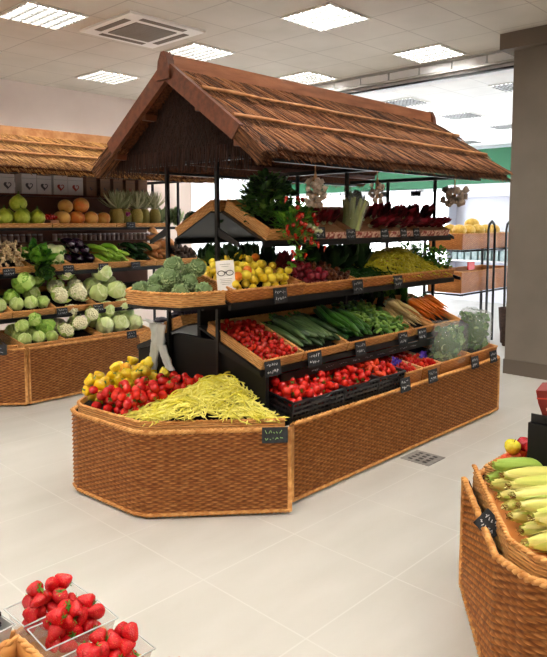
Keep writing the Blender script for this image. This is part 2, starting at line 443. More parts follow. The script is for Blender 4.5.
# ================================================================== THATCHED ROOFS
def thatch_side(mb, fr, x0, x1, yc, zr, ye, ze, rng, pale=0, step=.0085):
    top = V((0, yc, zr)); bot = V((0, ye, ze)); d = bot - top; L = d.length; d.normalize()
    sg = -1 if ye < yc else 1
    nr = V((0, sg * abs(d.z), abs(d.y)))
    for c in (2, 1, 0):
        t0 = c / 3 - (.03 if c else 0); t1 = (c + 1) / 3 + (.05 if c < 2 else .0)
        for lay in range(3):
            x = x0
            while x < x1:
                x += step * rng.uniform(.5, 1.5)
                sk = rng.gauss(.03, .035); a = t0 + rng.uniform(-.01, .03); e2 = t1 + rng.uniform(-.05, .035)
                h0 = .012 + .004 * lay; h1 = .03 + .007 * lay + rng.uniform(-.004, .006)
                xx = min(max(x, x0 + .01), x1 - .01); xe = min(max(xx + sk * (e2 - a) * 3, x0 - .01), x1 + .02)
                p0 = top + d * (L * a) + nr * h0; p1 = top + d * (L * (a + e2) / 2) + nr * ((h0 + h1) / 2 + rng.uniform(0, .004)); p2 = top + d * (L * e2) + nr * h1
                p0.x = xx; p2.x = xe; p1.x = (xx + xe) / 2 + rng.gauss(0, .004)
                mb.tube([p0, p1, p2], [.0035, .004, .0022], 3, None, (0, 0, rng.random()), cap=False)
    # thick bound edge of the thatch below the end of the barge board
    for k in range(420):
        t0 = rng.uniform(.72, .96); x = x0 - .045 + rng.random() ** 1.6 * .09; h = rng.uniform(-.05, .04)
        p0 = top + d * (L * t0) + nr * h; p1 = top + d * (L * min(1.05, t0 + rng.uniform(.12, .25)) + rng.uniform(0, .02)) + nr * (h + rng.uniform(-.01, .01))
        p0.x = x + .01; p1.x = x + rng.gauss(0, .008)
        mb.tube([p0, p1], [.004, .003], 3, None, (0, 0, rng.random() * .8), cap=False)
    # the cut fringe hanging below the eave
    x = x0
    while x < x1:
        x += step * rng.uniform(.4, 1.0)
        p0 = bot + d * -.06 + nr * rng.uniform(-.02, .02); p1 = bot + d * rng.uniform(.0, .04) + nr * rng.uniform(-.03, .01) + V((0, 0, -rng.uniform(.0, .012)))
        p0.x = x; p1.x = x + rng.gauss(.01, .012)
        fr.tube([p0, p1], [.004, .002], 3, None, (0, 0, rng.random() * .7), cap=False)
    return top, bot, d, nr, L
def thatched_roof(label, x0, x1, yc, zr, hw, ze, seed, pal='straw', infill_x=None):
    root = thing('thatched_roof', label, 'roof', T(x0, yc, ze))
    rng = random.Random(seed); I = T(-x0, -yc, -ze)
    def part(nm, mb, m, sm=False):
        mb.v = [tuple(I @ V(p)) for p in mb.v]; return mb.build(nm, m, root, sm)
    for sg in (-1, 1):
        a = MB(); top, bot, d, nr, L = thatch_side(a, a, x0 + .02, x1, yc, zr, yc + sg * hw, ze, rng)
        part('thatch', a, M[pal], True)
        # matted underside
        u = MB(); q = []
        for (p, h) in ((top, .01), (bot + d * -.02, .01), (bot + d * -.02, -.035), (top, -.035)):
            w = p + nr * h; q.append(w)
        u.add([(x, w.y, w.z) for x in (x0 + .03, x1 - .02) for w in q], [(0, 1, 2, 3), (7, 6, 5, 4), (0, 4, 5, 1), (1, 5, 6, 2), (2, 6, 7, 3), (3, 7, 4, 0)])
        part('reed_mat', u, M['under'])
        for tt in (.335, .68):
            w = top + d * (L * tt) + nr * .052
            bt = MB(); pts = [(x0 + .01 + (x1 - x0) * k / 12, w.y, w.z + .003 * math.sin(k * 2.1)) for k in range(13)]
            bt.tube(pts, [.010 + .002 * math.sin(k * 1.7 + tt) for k in range(13)], 8); part('batten', bt, M['batten'], True)
        # barge boards at both gable ends
        for xb in (x0 - .028, x1 - .005):
            bb = MB(); q = []
            for (s0, h) in ((0, .05), (L * .80, .05), (L * .79, -.045), (0, -.055)):
                w = top + d * s0 + nr * h; q.append((w.y, w.z))
            if xb > x0: q = [( (y), z) for y, z in q]
            vs = [(x, y, z) for x in (xb, xb + .03) for y, z in q]
            if xb < x0 or True:
                if xb < x0:
                    bb.add(vs, [(0, 1, 2, 3), (7, 6, 5, 4), (0, 4, 5, 1), (1, 5, 6, 2), (2, 6, 7, 3), (3, 7, 4, 0)])
                    # stop the board short: its foot ends a little above the eave
                    part('barge_board', bb, M['board'])
        # purlins under the thatch
        for tt in (.38, .8):
            w = top + d * (L * tt) - nr * .055; pu = MB(); pu.box(x0 + .0, x1 - .05, w.y - .018, w.y + .018, w.z - .018, w.z + .018); part('purlin', pu, M['board'])
    # finial blocks and ridge board
    rb = MB(); rb.prism([(-.028, -.03), (.028, -.03), (.022, .055), (-.022, .055)], 0, x1 - x0 - .04)
    mm = T(x0 + .02, yc, zr + .035) @ Matrix(((0, 0, 1, 0), (1, 0, 0, 0), (0, 1, 0, 0), (0, 0, 0, 1)))
    rb.v = [tuple(mm @ V(p)) for p in rb.v]; part('ridge_board', rb, M['ridge'] if pal == 'straw' else M['batten'])
    for xb in (x0 - .045, x1 - .03):
        f = MB(); f.prism([(-.062, -.06), (.062, -.06), (.045, .05), (.016, .10), (-.016, .10), (-.045, .05)], 0, .05)
        mm = T(xb, yc, zr) @ Matrix(((0, 0, 1, 0), (1, 0, 0, 0), (0, 1, 0, 0), (0, 0, 0, 1)))
        f.v = [tuple(mm @ V(p)) for p in f.v]
        part('finial', f, M['board'])
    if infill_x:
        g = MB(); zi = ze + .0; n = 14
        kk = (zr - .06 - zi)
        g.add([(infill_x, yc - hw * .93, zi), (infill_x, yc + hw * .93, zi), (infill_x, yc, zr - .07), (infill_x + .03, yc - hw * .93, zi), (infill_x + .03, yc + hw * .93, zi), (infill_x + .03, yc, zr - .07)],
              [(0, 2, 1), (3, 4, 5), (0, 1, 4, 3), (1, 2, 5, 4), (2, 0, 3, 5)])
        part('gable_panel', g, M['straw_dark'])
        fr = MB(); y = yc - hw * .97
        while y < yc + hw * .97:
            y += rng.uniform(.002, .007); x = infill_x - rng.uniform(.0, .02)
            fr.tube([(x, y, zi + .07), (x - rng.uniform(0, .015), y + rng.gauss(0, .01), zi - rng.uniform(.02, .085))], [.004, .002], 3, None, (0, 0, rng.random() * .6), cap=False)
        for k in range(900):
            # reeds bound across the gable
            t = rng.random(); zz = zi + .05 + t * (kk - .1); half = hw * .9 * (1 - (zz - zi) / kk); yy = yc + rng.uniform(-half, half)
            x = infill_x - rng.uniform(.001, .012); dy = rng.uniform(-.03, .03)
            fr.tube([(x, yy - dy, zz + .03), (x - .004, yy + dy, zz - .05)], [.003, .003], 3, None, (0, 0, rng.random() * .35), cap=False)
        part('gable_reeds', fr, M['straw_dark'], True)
    return root
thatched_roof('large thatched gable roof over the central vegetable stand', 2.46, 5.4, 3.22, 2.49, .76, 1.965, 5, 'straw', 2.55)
thatched_roof('paler thatched roof over the stand along the back wall', 1.5, 4.85, 6.25, 2.415, .76, 2.045, 6, 'straw_pale')

# ================================================================== STAND FRAMES
def stand_frame(label, xc, yc, x0, x1, side, lv, posts, ztop, back=None, mirror=1):
    """side: -1 customers at lower y.  lv: list of (y front offset from yc, z of shelf front edge, tilt deg, x0, x1)"""
    root = thing('display_frame', label, 'shelving', T(x0, yc, 0)); I = T(-x0, -yc, 0)
    def part(nm, mb, m=M['black']):
        mb.v = [tuple(I @ V(p)) for p in mb.v]; return mb.build(nm, m, root)
    for x in posts:
        for y in (yc - .24, yc + .24):
            b = MB(); b.box(x - .011, x + .011, y - .011, y + .011, 0, ztop); part('post', b)
        b = MB(); b.box(x - .014, x + .014, yc - .66, yc + .66, ztop, ztop + .03); part('cross_beam', b)
        for s in (-1, 1):
            for (off, z, tl, a0, a1) in lv:
                b = MB(); yA = yc + s * off; yB = yc + s * .24
                zB = z + abs(off - .24) * math.tan(D(tl)); b.add([(x + q, yy, zz) for q in (-.006, .006) for yy, zz in ((yA, z - .03), (yB, zB - .06), (yB, zB - .006), (yA, z - .006))],
                    [(0, 1, 2, 3), (7, 6, 5, 4), (0, 4, 5, 1), (1, 5, 6, 2), (2, 6, 7, 3), (3, 7, 4, 0)]); part('bracket', b)
    for s in (-1, 1):
        b = MB(); b.box(posts[0] - .03, posts[-1] + .03, yc + s * .63 - .015, yc + s * .63 + .015, ztop - .02, ztop + .01 - .012); part('eave_beam', b)
        for (off, z, tl, a0, a1) in lv:
            b = MB(); yA = yc + s * off; yB = yc + s * .05; zB = z + (off - .05) * math.tan(D(tl))
            b.add([(x, y, zz) for x in (a0, a1) for y, zz in ((yA, z - .012), (yB, zB - .012), (yB, zB), (yA, z))],
                  [(0, 1, 2, 3), (7, 6, 5, 4), (0, 4, 5, 1), (1, 5, 6, 2), (2, 6, 7, 3), (3, 7, 4, 0)] if True else []); part('shelf', b)
            b = MB(); b.box(a0, a1, min(yA, yA + s * -.012) - .006, max(yA, yA + s * -.012), z - .036, z); part('shelf_edge', b)
    return root, part
CY = 3.22
L1 = (.60, .757, 20); L2 = (.50, 1.145, 15); L3 = (.43, 1.485, 26)
main, mpart = stand_frame('black steel shelving frame under the large thatched roof', 0, CY, 2.62, 5.1, -1,
    [L1 + (2.62, 5.06), L2 + (2.48, 4.98), L3 + (2.82, 5.04)], (2.62, 3.87, 5.1), 1.955)
b = MB(); b.box(2.64, 2.67, CY - .62, CY + .62, 0, .735); mpart('side_panel', b, M['blackpanel'])
b = MB(); b.add([(x, y, z) for x in (2.64, 2.67) for y, z in ((CY - .62, .735), (CY + .62, .735), (CY + .2, .88), (CY - .2, .88))],
    [(0, 1, 2, 3), (7, 6, 5, 4), (0, 4, 5, 1), (1, 5, 6, 2), (2, 6, 7, 3), (3, 7, 4, 0)]); mpart('side_panel', b, M['blackpanel'])
b = MB(); b.box(2.67, 5.25, CY - .62, CY + .62, .40, .43); mpart('base_board', b)
b = MB(); b.box(2.67, 5.06, CY - .015, CY + .015, .43, 1.1); mpart('middle_panel', b, M['blackpanel'])
b = MB(); b.box(2.8, 5.05, CY - .595, CY - .585, .66, .71); mpart('fascia', b, M['black'])
# end octagon shelf that carries the artichoke tray
b = MB(); b.prism([(2.48, 2.745), (2.5, 3.34), (2.46, 3.33), (2.20, 3.28), (2.105, 3.16), (2.11, 3.01), (2.2, 2.80)], 1.125, 1.142); mpart('end_shelf', b)
b = MB(); b.box(2.5, 2.62, 2.97, 2.99, 1.08, 1.12); mpart('end_bracket', b)
b = MB(); b.box(2.5, 2.62, 3.30, 3.32, 1.08, 1.12); mpart('end_bracket', b)

CL = 6.25
left, lpart = stand_frame('black steel shelving frame of the stand along the back wall', 0, CL, 1.9, 4.7, -1,
    [(.60, .755, 18, 1.9, 4.55), (.45, 1.135, 14, 1.9, 4.85)], (1.9, 4.7), 2.04)
b = MB(); b.box(1.9, 4.85, 5.93, 6.3, 1.52, 1.545); lpart('top_shelf', b)
bp = mat('brown_back_panel', rgb(112, 78, 66), .7, .2, rgb(124, 88, 76), 3)
b = MB(); b.box(1.9, 4.66, 6.56, 6.59, .7, 1.95); lpart('back_panel', b, bp)
b = MB(); b.box(1.9, 4.68, 6.36, 6.56, 1.86, 1.88); lpart('carton_shelf', b, M['board'])
b = MB(); b.box(3.35, 4.85, 6.36, 6.555, 1.385, 1.40); lpart('jar_shelf', b, M['board'])
b = MB(); b.box(3.5, 4.10, 6.36, 6.555, 1.60, 1.612); lpart('jar_shelf', b, M['board'])
b = MB(); b.box(1.9, 3.9, CL - .6, CL + .6, .42, .45); lpart('base_board', b)

# ================================================================== WICKER BASES
def wicker_panel(label, pts, z1, name='wicker_front', inner=True, zlow=.01, amp=.008, wob=.0):  # woven front wall of a stand base
    o = thing(name, label, 'wicker front', T(pts[0][0], pts[0][1], 0)); I = T(-pts[0][0], -pts[0][1], 0)
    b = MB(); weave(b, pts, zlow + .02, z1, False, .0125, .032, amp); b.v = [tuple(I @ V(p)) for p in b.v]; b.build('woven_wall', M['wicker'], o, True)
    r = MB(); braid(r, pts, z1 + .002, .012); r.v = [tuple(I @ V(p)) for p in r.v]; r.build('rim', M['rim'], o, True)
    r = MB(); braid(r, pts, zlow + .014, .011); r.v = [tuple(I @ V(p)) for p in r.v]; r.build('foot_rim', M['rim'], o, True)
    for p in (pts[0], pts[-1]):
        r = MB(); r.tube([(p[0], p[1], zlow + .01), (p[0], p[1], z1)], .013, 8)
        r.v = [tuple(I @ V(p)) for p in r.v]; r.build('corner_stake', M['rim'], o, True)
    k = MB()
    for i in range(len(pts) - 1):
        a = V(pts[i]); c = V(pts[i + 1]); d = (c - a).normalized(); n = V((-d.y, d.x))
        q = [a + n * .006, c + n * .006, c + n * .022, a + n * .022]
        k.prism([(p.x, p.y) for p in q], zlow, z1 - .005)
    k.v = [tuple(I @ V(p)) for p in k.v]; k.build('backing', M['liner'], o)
    return o
wicker_panel('long wicker front of the central stand, beside the drain', [(2.70, 2.45), (5.29, 2.45)], .465)
o = wicker_panel('short wicker end panel at the right end of the central stand', [(5.30, 2.46), (5.30, 3.9)], .465)
END = [(2.60, 2.374), (2.015, 2.885), (1.985, 2.96), (1.945, 3.47), (1.97, 3.56), (2.60, 4.06)]
def bin_(label, pts, z1):
    return wicker_panel(label, pts, z1, 'wicker_front')
bin_('eight-sided wicker bin at the near end of the central stand', END[::-1], .478)
# tray rim rising inside the bin
def inset(pts, k, cx, cy): return [(x + (cx - x) * k, y + (cy - y) * k) for x, y in pts]
IN = inset(END, .045, 2.62, 3.22)
def end_floor(x, y):
    a = .50 + .17 * math.exp(-((x - 2.52) ** 2 / .10 + (y - 2.86) ** 2 / .05))       # beans mound
    c = .47 + .07 * math.exp(-((x - 2.5) ** 2 / .09 + (y - 3.22) ** 2 / .05))
    e3 = .47 + .10 * math.exp(-((x - 2.56) ** 2 / .12 + (y - 3.66) ** 2 / .06))
    edge = 1
    return max(a, c, e3)
def inside(pts, x, y):
    n = len(pts); c = False
    for i in range(n):
        x1, y1 = pts[i]; x2, y2 = pts[(i + 1) % n]
        if (y1 > y) != (y2 > y) and x < (x2 - x1) * (y - y1) / (y2 - y1) + x1: c = not c
    return c
def shape_tray(label, pts, z0, z1, floor=None):
    o = thing('wicker_tray', label, 'basket', T(pts[0][0], pts[0][1], z0)); I = T(-pts[0][0], -pts[0][1], -z0)
    P = pts[::-1]
    b = MB(); weave(b, P, z0, z1, False, .0125, .036, .005)
    for i in range(len(P) - 1):
        a = V(P[i]); c = V(P[i + 1]); d = (c - a).normalized(); n = V((-d.y, d.x)); q = [a, c, c + n * .008, a + n * .008]
        b.prism([(p.x, p.y) for p in q], z0, z1 - .003)
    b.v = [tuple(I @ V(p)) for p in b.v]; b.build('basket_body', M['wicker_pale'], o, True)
    r = MB(); braid(r, P, z1, .009); r.v = [tuple(I @ V(p)) for p in r.v]; r.build('rim', M['rim'], o, True)
    if floor:
        l = MB(); xs0 = min(p[0] for p in pts); xs1 = max(p[0] for p in pts); ys0 = min(p[1] for p in pts); ys1 = max(p[1] for p in pts)
        cx, cy = (xs1, (ys0 + ys1) / 2); n = 14; rings = []
        vs = []; fs = []
        poly = []
        for i in range(len(P) - 1):
            for k in range(5): poly.append((P[i][0] + (P[i + 1][0] - P[i][0]) * k / 5, P[i][1] + (P[i + 1][1] - P[i][1]) * k / 5))
        poly.append(P[-1])
        for k in range(n + 1):
            s = .97 * k / n
            for (x, y) in poly:
                X = cx - .01 + (x - cx) * s; Y = cy + (y - cy) * s; vs.append((X, Y, floor(X, Y)))
        w = len(poly)
        fs = [(k * w + j, k * w + j + 1, (k + 1) * w + j + 1, (k + 1) * w + j) for k in range(n) for j in range(w - 1)]
        l.add([tuple(I @ V(p)) for p in vs], fs); l.build('tray_liner', M['wicker' if floor is globals().get('corn_floor') else 'liner'], o, True)
    return o
shape_tray('wicker tray holding peppers, tomatoes and yellow beans at the end of the stand', IN, .40, .525, end_floor)
# back stand: front panel and its angled end
wicker_panel('wicker front below the cabbages of the back stand', [(2.63, 5.48), (3.9, 5.48)], .50)
o = wicker_panel('short wicker return beside the hanging plastic bags', [(3.91, 5.49), (3.91, 6.6)], .50)
LEND = [(2.60, 5.475), (2.0, 5.98), (1.97, 6.5)]
bin_('angled wicker bin at the left edge, below the black price sign', LEND[::-1], .50)
shape_tray('wicker tray in the angled bin at the left edge', [(2.56, 5.53), (2.05, 5.99), (2.02, 6.5)], .42, .53)
# stand at the right edge with the corn
E3 = [(2.57, -.12), (2.0, .38), (1.97, .80), (2.03, .93), (2.572, 1.33)]
bin_('wicker corner bin of sweetcorn at the right edge', E3[::-1], .495)
IN3 = [(2.56, 1.235), (2.09, .885), (2.045, .79), (2.07, .40), (2.56, .0)]
def corn_floor(x, y): return .51
shape_tray('wicker tray of sweetcorn inside the corner bin', [(2.60, -.06), (2.035, .40), (2.005, .79), (2.06, .90), (2.60, 1.30)], .42, .555, corn_floor)
b = MB(); b.box(2.595, 2.66, 5.503, 5.56, 0, .5); lpart('corner_filler', b)  # black filler added to darken the bright slit between bin and panel
wicker_panel('wicker front running behind the sweetcorn bin', [(5.0, 1.31), (2.64, 1.31)], .495)
r3 = thing('display_frame', 'black box shelving unit beside the sweetcorn at the right edge', 'shelving', T(2.66, .5, 0))
b = MB(); b.box(-.03, 0, -.55, .585, 0, .775); b.build('side_panel', M['blackpanel'], r3)
b = MB(); b.box(0, 2.3, .56, .585, 0, .775); b.build('back_panel', M['blackpanel'], r3)
b = MB(); b.box(-.03, 2.3, -.55, .585, .775, .785); b.build('top_shelf', M['blackpanel'], r3)
b = MB(); b.box(0, 2.3, .59, .79, .40, .43); b.build('ledge', M['blackpanel'], r3)

# ================================================================== KINDS OF PRODUCE
def nz(p, s, a, off=0): return 1 + a * noise.noise(V((p[0] * s + off, p[1] * s + off * 1.7, p[2] * s - off)))
def blade(mb, Mx, L, W, curl=.6, fold=.3, ruff=0, nu=6, nv=4, tone=.5, tip=1.0, ph=0, stalk=.0):
    """a leaf along local +y, face up +z, curling upward/backward"""
    def fn(u, v):
        a = curl * u; y = L * (math.sin(a) / curl if abs(curl) > 1e-3 else u); z = L * ((1 - math.cos(a)) / curl if abs(curl) > 1e-3 else 0)
        w = W * (math.sin(PI * min(1, (u * .92 + .08)) ** tip) ** .7 if u < 1 else .02)
        if stalk and u < stalk: w = W * .12
        s = (v - .5) * 2; x = s * w * .5
        z += abs(s) * fold * w * .5 + ruff * w * math.sin(v * 19 + u * 17 + ph) * abs(s)
        return (x, y, z)
    mb.grid(nu, nv, fn, Mx, lambda u, v: (u, v, min(1, max(0, tone + (.25 if abs(v - .5) < .05 else 0)))))
greens = {}
def green_mat(nm, cols, trans=.25, rough=.5):
    greens[nm] = attr_mat(nm, cols, rough, trans); return greens[nm]
G_dark = green_mat('dark_leaf', [rgb(14, 30, 14), rgb(28, 56, 26), rgb(50, 84, 40)], .15)
G_mid = green_mat('green_leaf', [rgb(34, 84, 22), rgb(72, 134, 38), rgb(128, 180, 62)])
G_light = green_mat('light_leaf', [rgb(140, 178, 78), rgb(190, 214, 116), rgb(226, 236, 174)])
G_red = green_mat('red_leaf', [rgb(62, 8, 18), rgb(112, 18, 32), rgb(160, 40, 56)], .15)
G_blue = green_mat('blue_green_leaf', [rgb(78, 104, 66), rgb(134, 160, 108), rgb(186, 202, 150)], .1)
G_pine = green_mat('pineapple_leaf', [rgb(104, 116, 80), rgb(160, 166, 122), rgb(214, 210, 170)], .1)
M['stem'] = mat('green_stem', rgb(70, 120, 40), .5, .3, rgb(100, 146, 60), 40)
M['stem_pale'] = mat('pale_stem', rgb(196, 206, 150), .5, .3, rgb(222, 226, 184), 30)

def pumpkin_lobe(r, q, z, n, a): return r * (1 + a * math.cos(n * q)), z
def calyx(r, n, z, w, nm, m, droop=.2, stem=.0, seed=0):
    b = MB(); g = random.Random(seed)
    for k in range(n):
        a = 2 * PI * k / n + g.uniform(-.15, .15)
        blade(b, T(0, 0, z) @ RZ(a) @ RX(g.uniform(-droop, droop)), r, w, curl=-.5 + g.uniform(-.3, .9), fold=.2, nu=3, nv=2, tone=g.uniform(.3, .8))
    if stem: b.tube([(0, 0, z - .002), (.001, 0, z + stem * .5), (.003, 0, z + stem)], [w * .22, w * .16, w * .18], 6, None, (0, 0, .4))
    return b.mesh(nm, m)
def tomato_kind(nm, r, m, sq=.86, lobes=.03, star=True, seed=0, cal=True):
    b = MB(); b.ball(r, 18, 12, S(1, 1, sq), lambda p: 1 + lobes * math.cos(5 * math.atan2(p.y, p.x)) * (1 - p.z * p.z) * .6 - .10 * math.exp(-((1 - p.z) / .06)))
    parts = [('calyx', calyx(r * .62, 5, r * sq * .93, r * .22, 'tomato_calyx', G_mid, .15, r * .35, seed))] if cal else []
    return (nm, b.mesh(nm, m), parts)
tm_red = mat('tomato_skin', rgb(196, 20, 18), .22, .5, rgb(222, 44, 28), 6, var=.5, sss=.05)
tm_cherry = mat('cherry_tomato_skin', rgb(188, 24, 20), .2, .5, rgb(216, 52, 30), 14, var=.7)
tm_plum = mat('plum_tomato_skin', rgb(206, 34, 22), .2, .5, rgb(228, 74, 36), 8, var=.8)
K_tom = [tomato_kind('tomato', 1, tm_red, .86, .05, seed=s) for s in range(3)]
K_cherry = [('cherry_tomato', MB().ball(1, 12, 8).mesh('cherry_tomato', tm_cherry), [])]
K_cherryc = K_cherry + [tomato_kind('cherry_tomato', 1, tm_cherry, .95, 0, seed=4)]
K_plum = [('plum_tomato', MB().ball(1, 12, 9, S(.8, .8, 1.25)).mesh('plum_tomato', tm_plum), [])]
# yellow peppers
pm = mat('yellow_pepper_skin', rgb(232, 190, 14), .2, .5, rgb(240, 216, 60), 3, var=.6, sss=.05)
pmo = mat('orange_pepper_skin', rgb(232, 150, 24), .2, .5, rgb(238, 186, 50), 3)
def pepper_kind(m, seed):
    g = random.Random(seed); ln = g.uniform(1.2, 1.6); ph = g.uniform(0, 6)
    prof = [(.02, -ln), (.34, -ln * .96), (.6, -ln * .78), (.8, -ln * .42), (.96, -.1), (1, .2), (.9, .45), (.55, .58), (.2, .5), (.05, .46)]
    b = MB(); b.lathe(prof, 20, None, lambda r, q, z: (r * (1 + .055 * math.cos(3 * q + ph) + .02 * math.cos(5 * q)), z + .04 * math.cos(3 * q)))
    b.v = [tuple((x + .12 * math.sin(z * 1.3), y, z + .5)) for x, y, z in b.v]
    st = MB(); st.tube([(0, 0, .95), (0, 0, 1.1), (.1, .05, 1.35), (.28, .1, 1.5)], [.26, .13, .09, .12], 8)
    return ('yellow_pepper' if m is pm else 'orange_pepper', b.mesh('pepper', m), [('stem', st.mesh('pepper_stem', M['stem']))])
K_pep = [pepper_kind(pm, s) for s in range(4)]; K_pepo = [pepper_kind(pmo, 9)]
# lemons
lm = mat('lemon_skin', rgb(222, 186, 22), .35, .5, rgb(234, 208, 58), 5, .25, 60, var=.7)
lo = mat('orange_skin', rgb(226, 112, 22), .35, .5, rgb(236, 140, 40), 5, .25, 60)
def lemon_mesh(m, nm): return MB().lathe([(.01, -1.28), (.12, -1.2), (.3, -1.02), (.68, -.75), (.93, -.35), (1, 0), (.93, .35), (.68, .75), (.34, 1.02), (.16, 1.16), (.01, 1.24)], 14).mesh(nm, m)
K_lem = [('lemon', lemon_mesh(lm, 'lemon'), [])]
K_org = [('orange', MB().ball(1, 16, 10).mesh('orange', lo), [])]
# cucumbers, courgettes, aubergines, sweet potatoes...
def long_kind(nm, L, r, m, bend=.03, ridge=.04, n=12, taper=(.5, .9, 1, 1, .95, .6), stem=None, seed=0, nr=5, part='stalk'):
    g = random.Random(seed); b = MB(); k = 14; pts = []; rr = []
    prof = [0, .55] + list(taper) 
    for i in range(k + 1):
        t = i / k; pts.append((bend * math.sin(PI * t) + .15 * bend * math.sin(5 * t), (t - .5) * L, .0))
        c = t * (len(taper) - 1); j = min(int(c), len(taper) - 2); w = taper[j] * (1 - (c - j)) + taper[j + 1] * (c - j)
        e = min(1, math.sqrt(max(0, min(t, 1 - t)) * L / r / 1.1 + .004)); rr.append(r * w * e)
    b.tube(pts, rr, n)
    if ridge:
        vv = []
        for i, p in enumerate(b.v):
            q = i % n; c = V(pts[min(i // n, k)]); d = V(p) - c
            vv.append(tuple(c + d * (1 + (ridge if q % 2 else -ridge))))
        b.v = vv
    parts = []
    if stem:
        s = MB(); s.tube([(0, L * .49, 0), (0, L * .53, .0), (.002, L * .53 + stem[0], 0)], [stem[1] * 1.3, stem[1], stem[1] * 1.15], 6); parts = [(part, s.mesh(nm + '_stalk', stem[2]))]
    return (nm, b.mesh(nm, m), parts)
cu = mat('cucumber_skin', rgb(30, 76, 26), .3, .5, rgb(72, 122, 48), 12, .4, 60, var=.6, stretch=(3, 1, 3))
zu = mat('courgette_skin', rgb(40, 66, 34), .35, .5, rgb(82, 108, 62), 30, var=.6, stretch=(3, .6, 3))
zl = mat('light_courgette_skin', rgb(122, 172, 46), .3, .5, rgb(160, 200, 76), 20, var=.5, stretch=(3, .6, 3))
zd = mat('dark_courgette_skin', rgb(14, 38, 18), .25, .5, rgb(36, 66, 32), 20, var=.5, stretch=(3, .6, 3))
au = mat('aubergine_skin', rgb(24, 12, 26), .12, .6, rgb(40, 20, 40), 4)
sw = mat('sweet_potato_skin', rgb(182, 120, 72), .7, .2, rgb(214, 156, 104), 14, .3, 40, var=.5)
K_cuc = [long_kind('cucumber', .34, .021, cu, .03 * s, .03, seed=s) for s in (0, .6, -.7)]
K_zuc = [long_kind('courgette', .33, .023, zu, .02 * s, .03, stem=(.015, .008, M['stem'])) for s in (0, .8, -.6)]
K_zl = [long_kind('pale_courgette', .26, .027, zl, .03 * s, .03, stem=(.015, .01, M['stem'])) for s in (.2, 1, -.8)]
K_zd = [long_kind('dark_courgette', .27, .027, zd, .03 * s, .03, stem=(.015, .01, M['stem'])) for s in (.2, 1, -.8)]
K_aub = [long_kind('aubergine', .24, .042, au, .02 * s, 0, 14, (.8, 1.05, 1.05, .85, .65, .5), (.03, .01, M['stem']), part='calyx') for s in (0, 1)]
K_swp = [long_kind('sweet_potato', .20, .036, sw, .03 * s, 0, 12, (.3, .8, 1, .95, .6, .2)) for s in (0, 1, -1)]
gk = mat('gherkin_skin', rgb(66, 112, 38), .45, .4, rgb(136, 174, 80), 40, .6, 90, var=.8)
K_gher = [long_kind('gherkin', .075, .013, gk, .008 * s, .03, 8, (.8, 1, 1, .9, .7)) for s in (0, 1, -1)]
ca = mat('carrot_skin', rgb(218, 96, 24), .45, .4, rgb(236, 128, 44), 30, .2, 90, var=.5, stretch=(1, 4, 1))
pa = mat('parsnip_skin', rgb(214, 188, 128), .6, .3, rgb(234, 212, 160), 30, .2, 90, var=.5, stretch=(1, 4, 1))
K_car = [long_kind('carrot', .24, .019, ca, .015 * s, 0, 10, (.12, .35, .6, .8, 1, 1.05), (.012, .007, M['stem'])) for s in (0, 1, -1)]
K_par = [long_kind('parsnip', .26, .021, pa, .02 * s, 0, 10, (.1, .28, .5, .75, 1, 1.1), (.012, .009, M['stem_pale'])) for s in (0, 1, -1)]
sqm = mat('pale_squash_skin', rgb(196, 208, 136), .4, .4, rgb(222, 228, 172), 14)
K_sq = [long_kind('pale_squash', .30, .062, sqm, .03, 0, 14, (.75, .8, .9, 1.1, 1.2, 1.0), (.02, .014, M['stem']))]
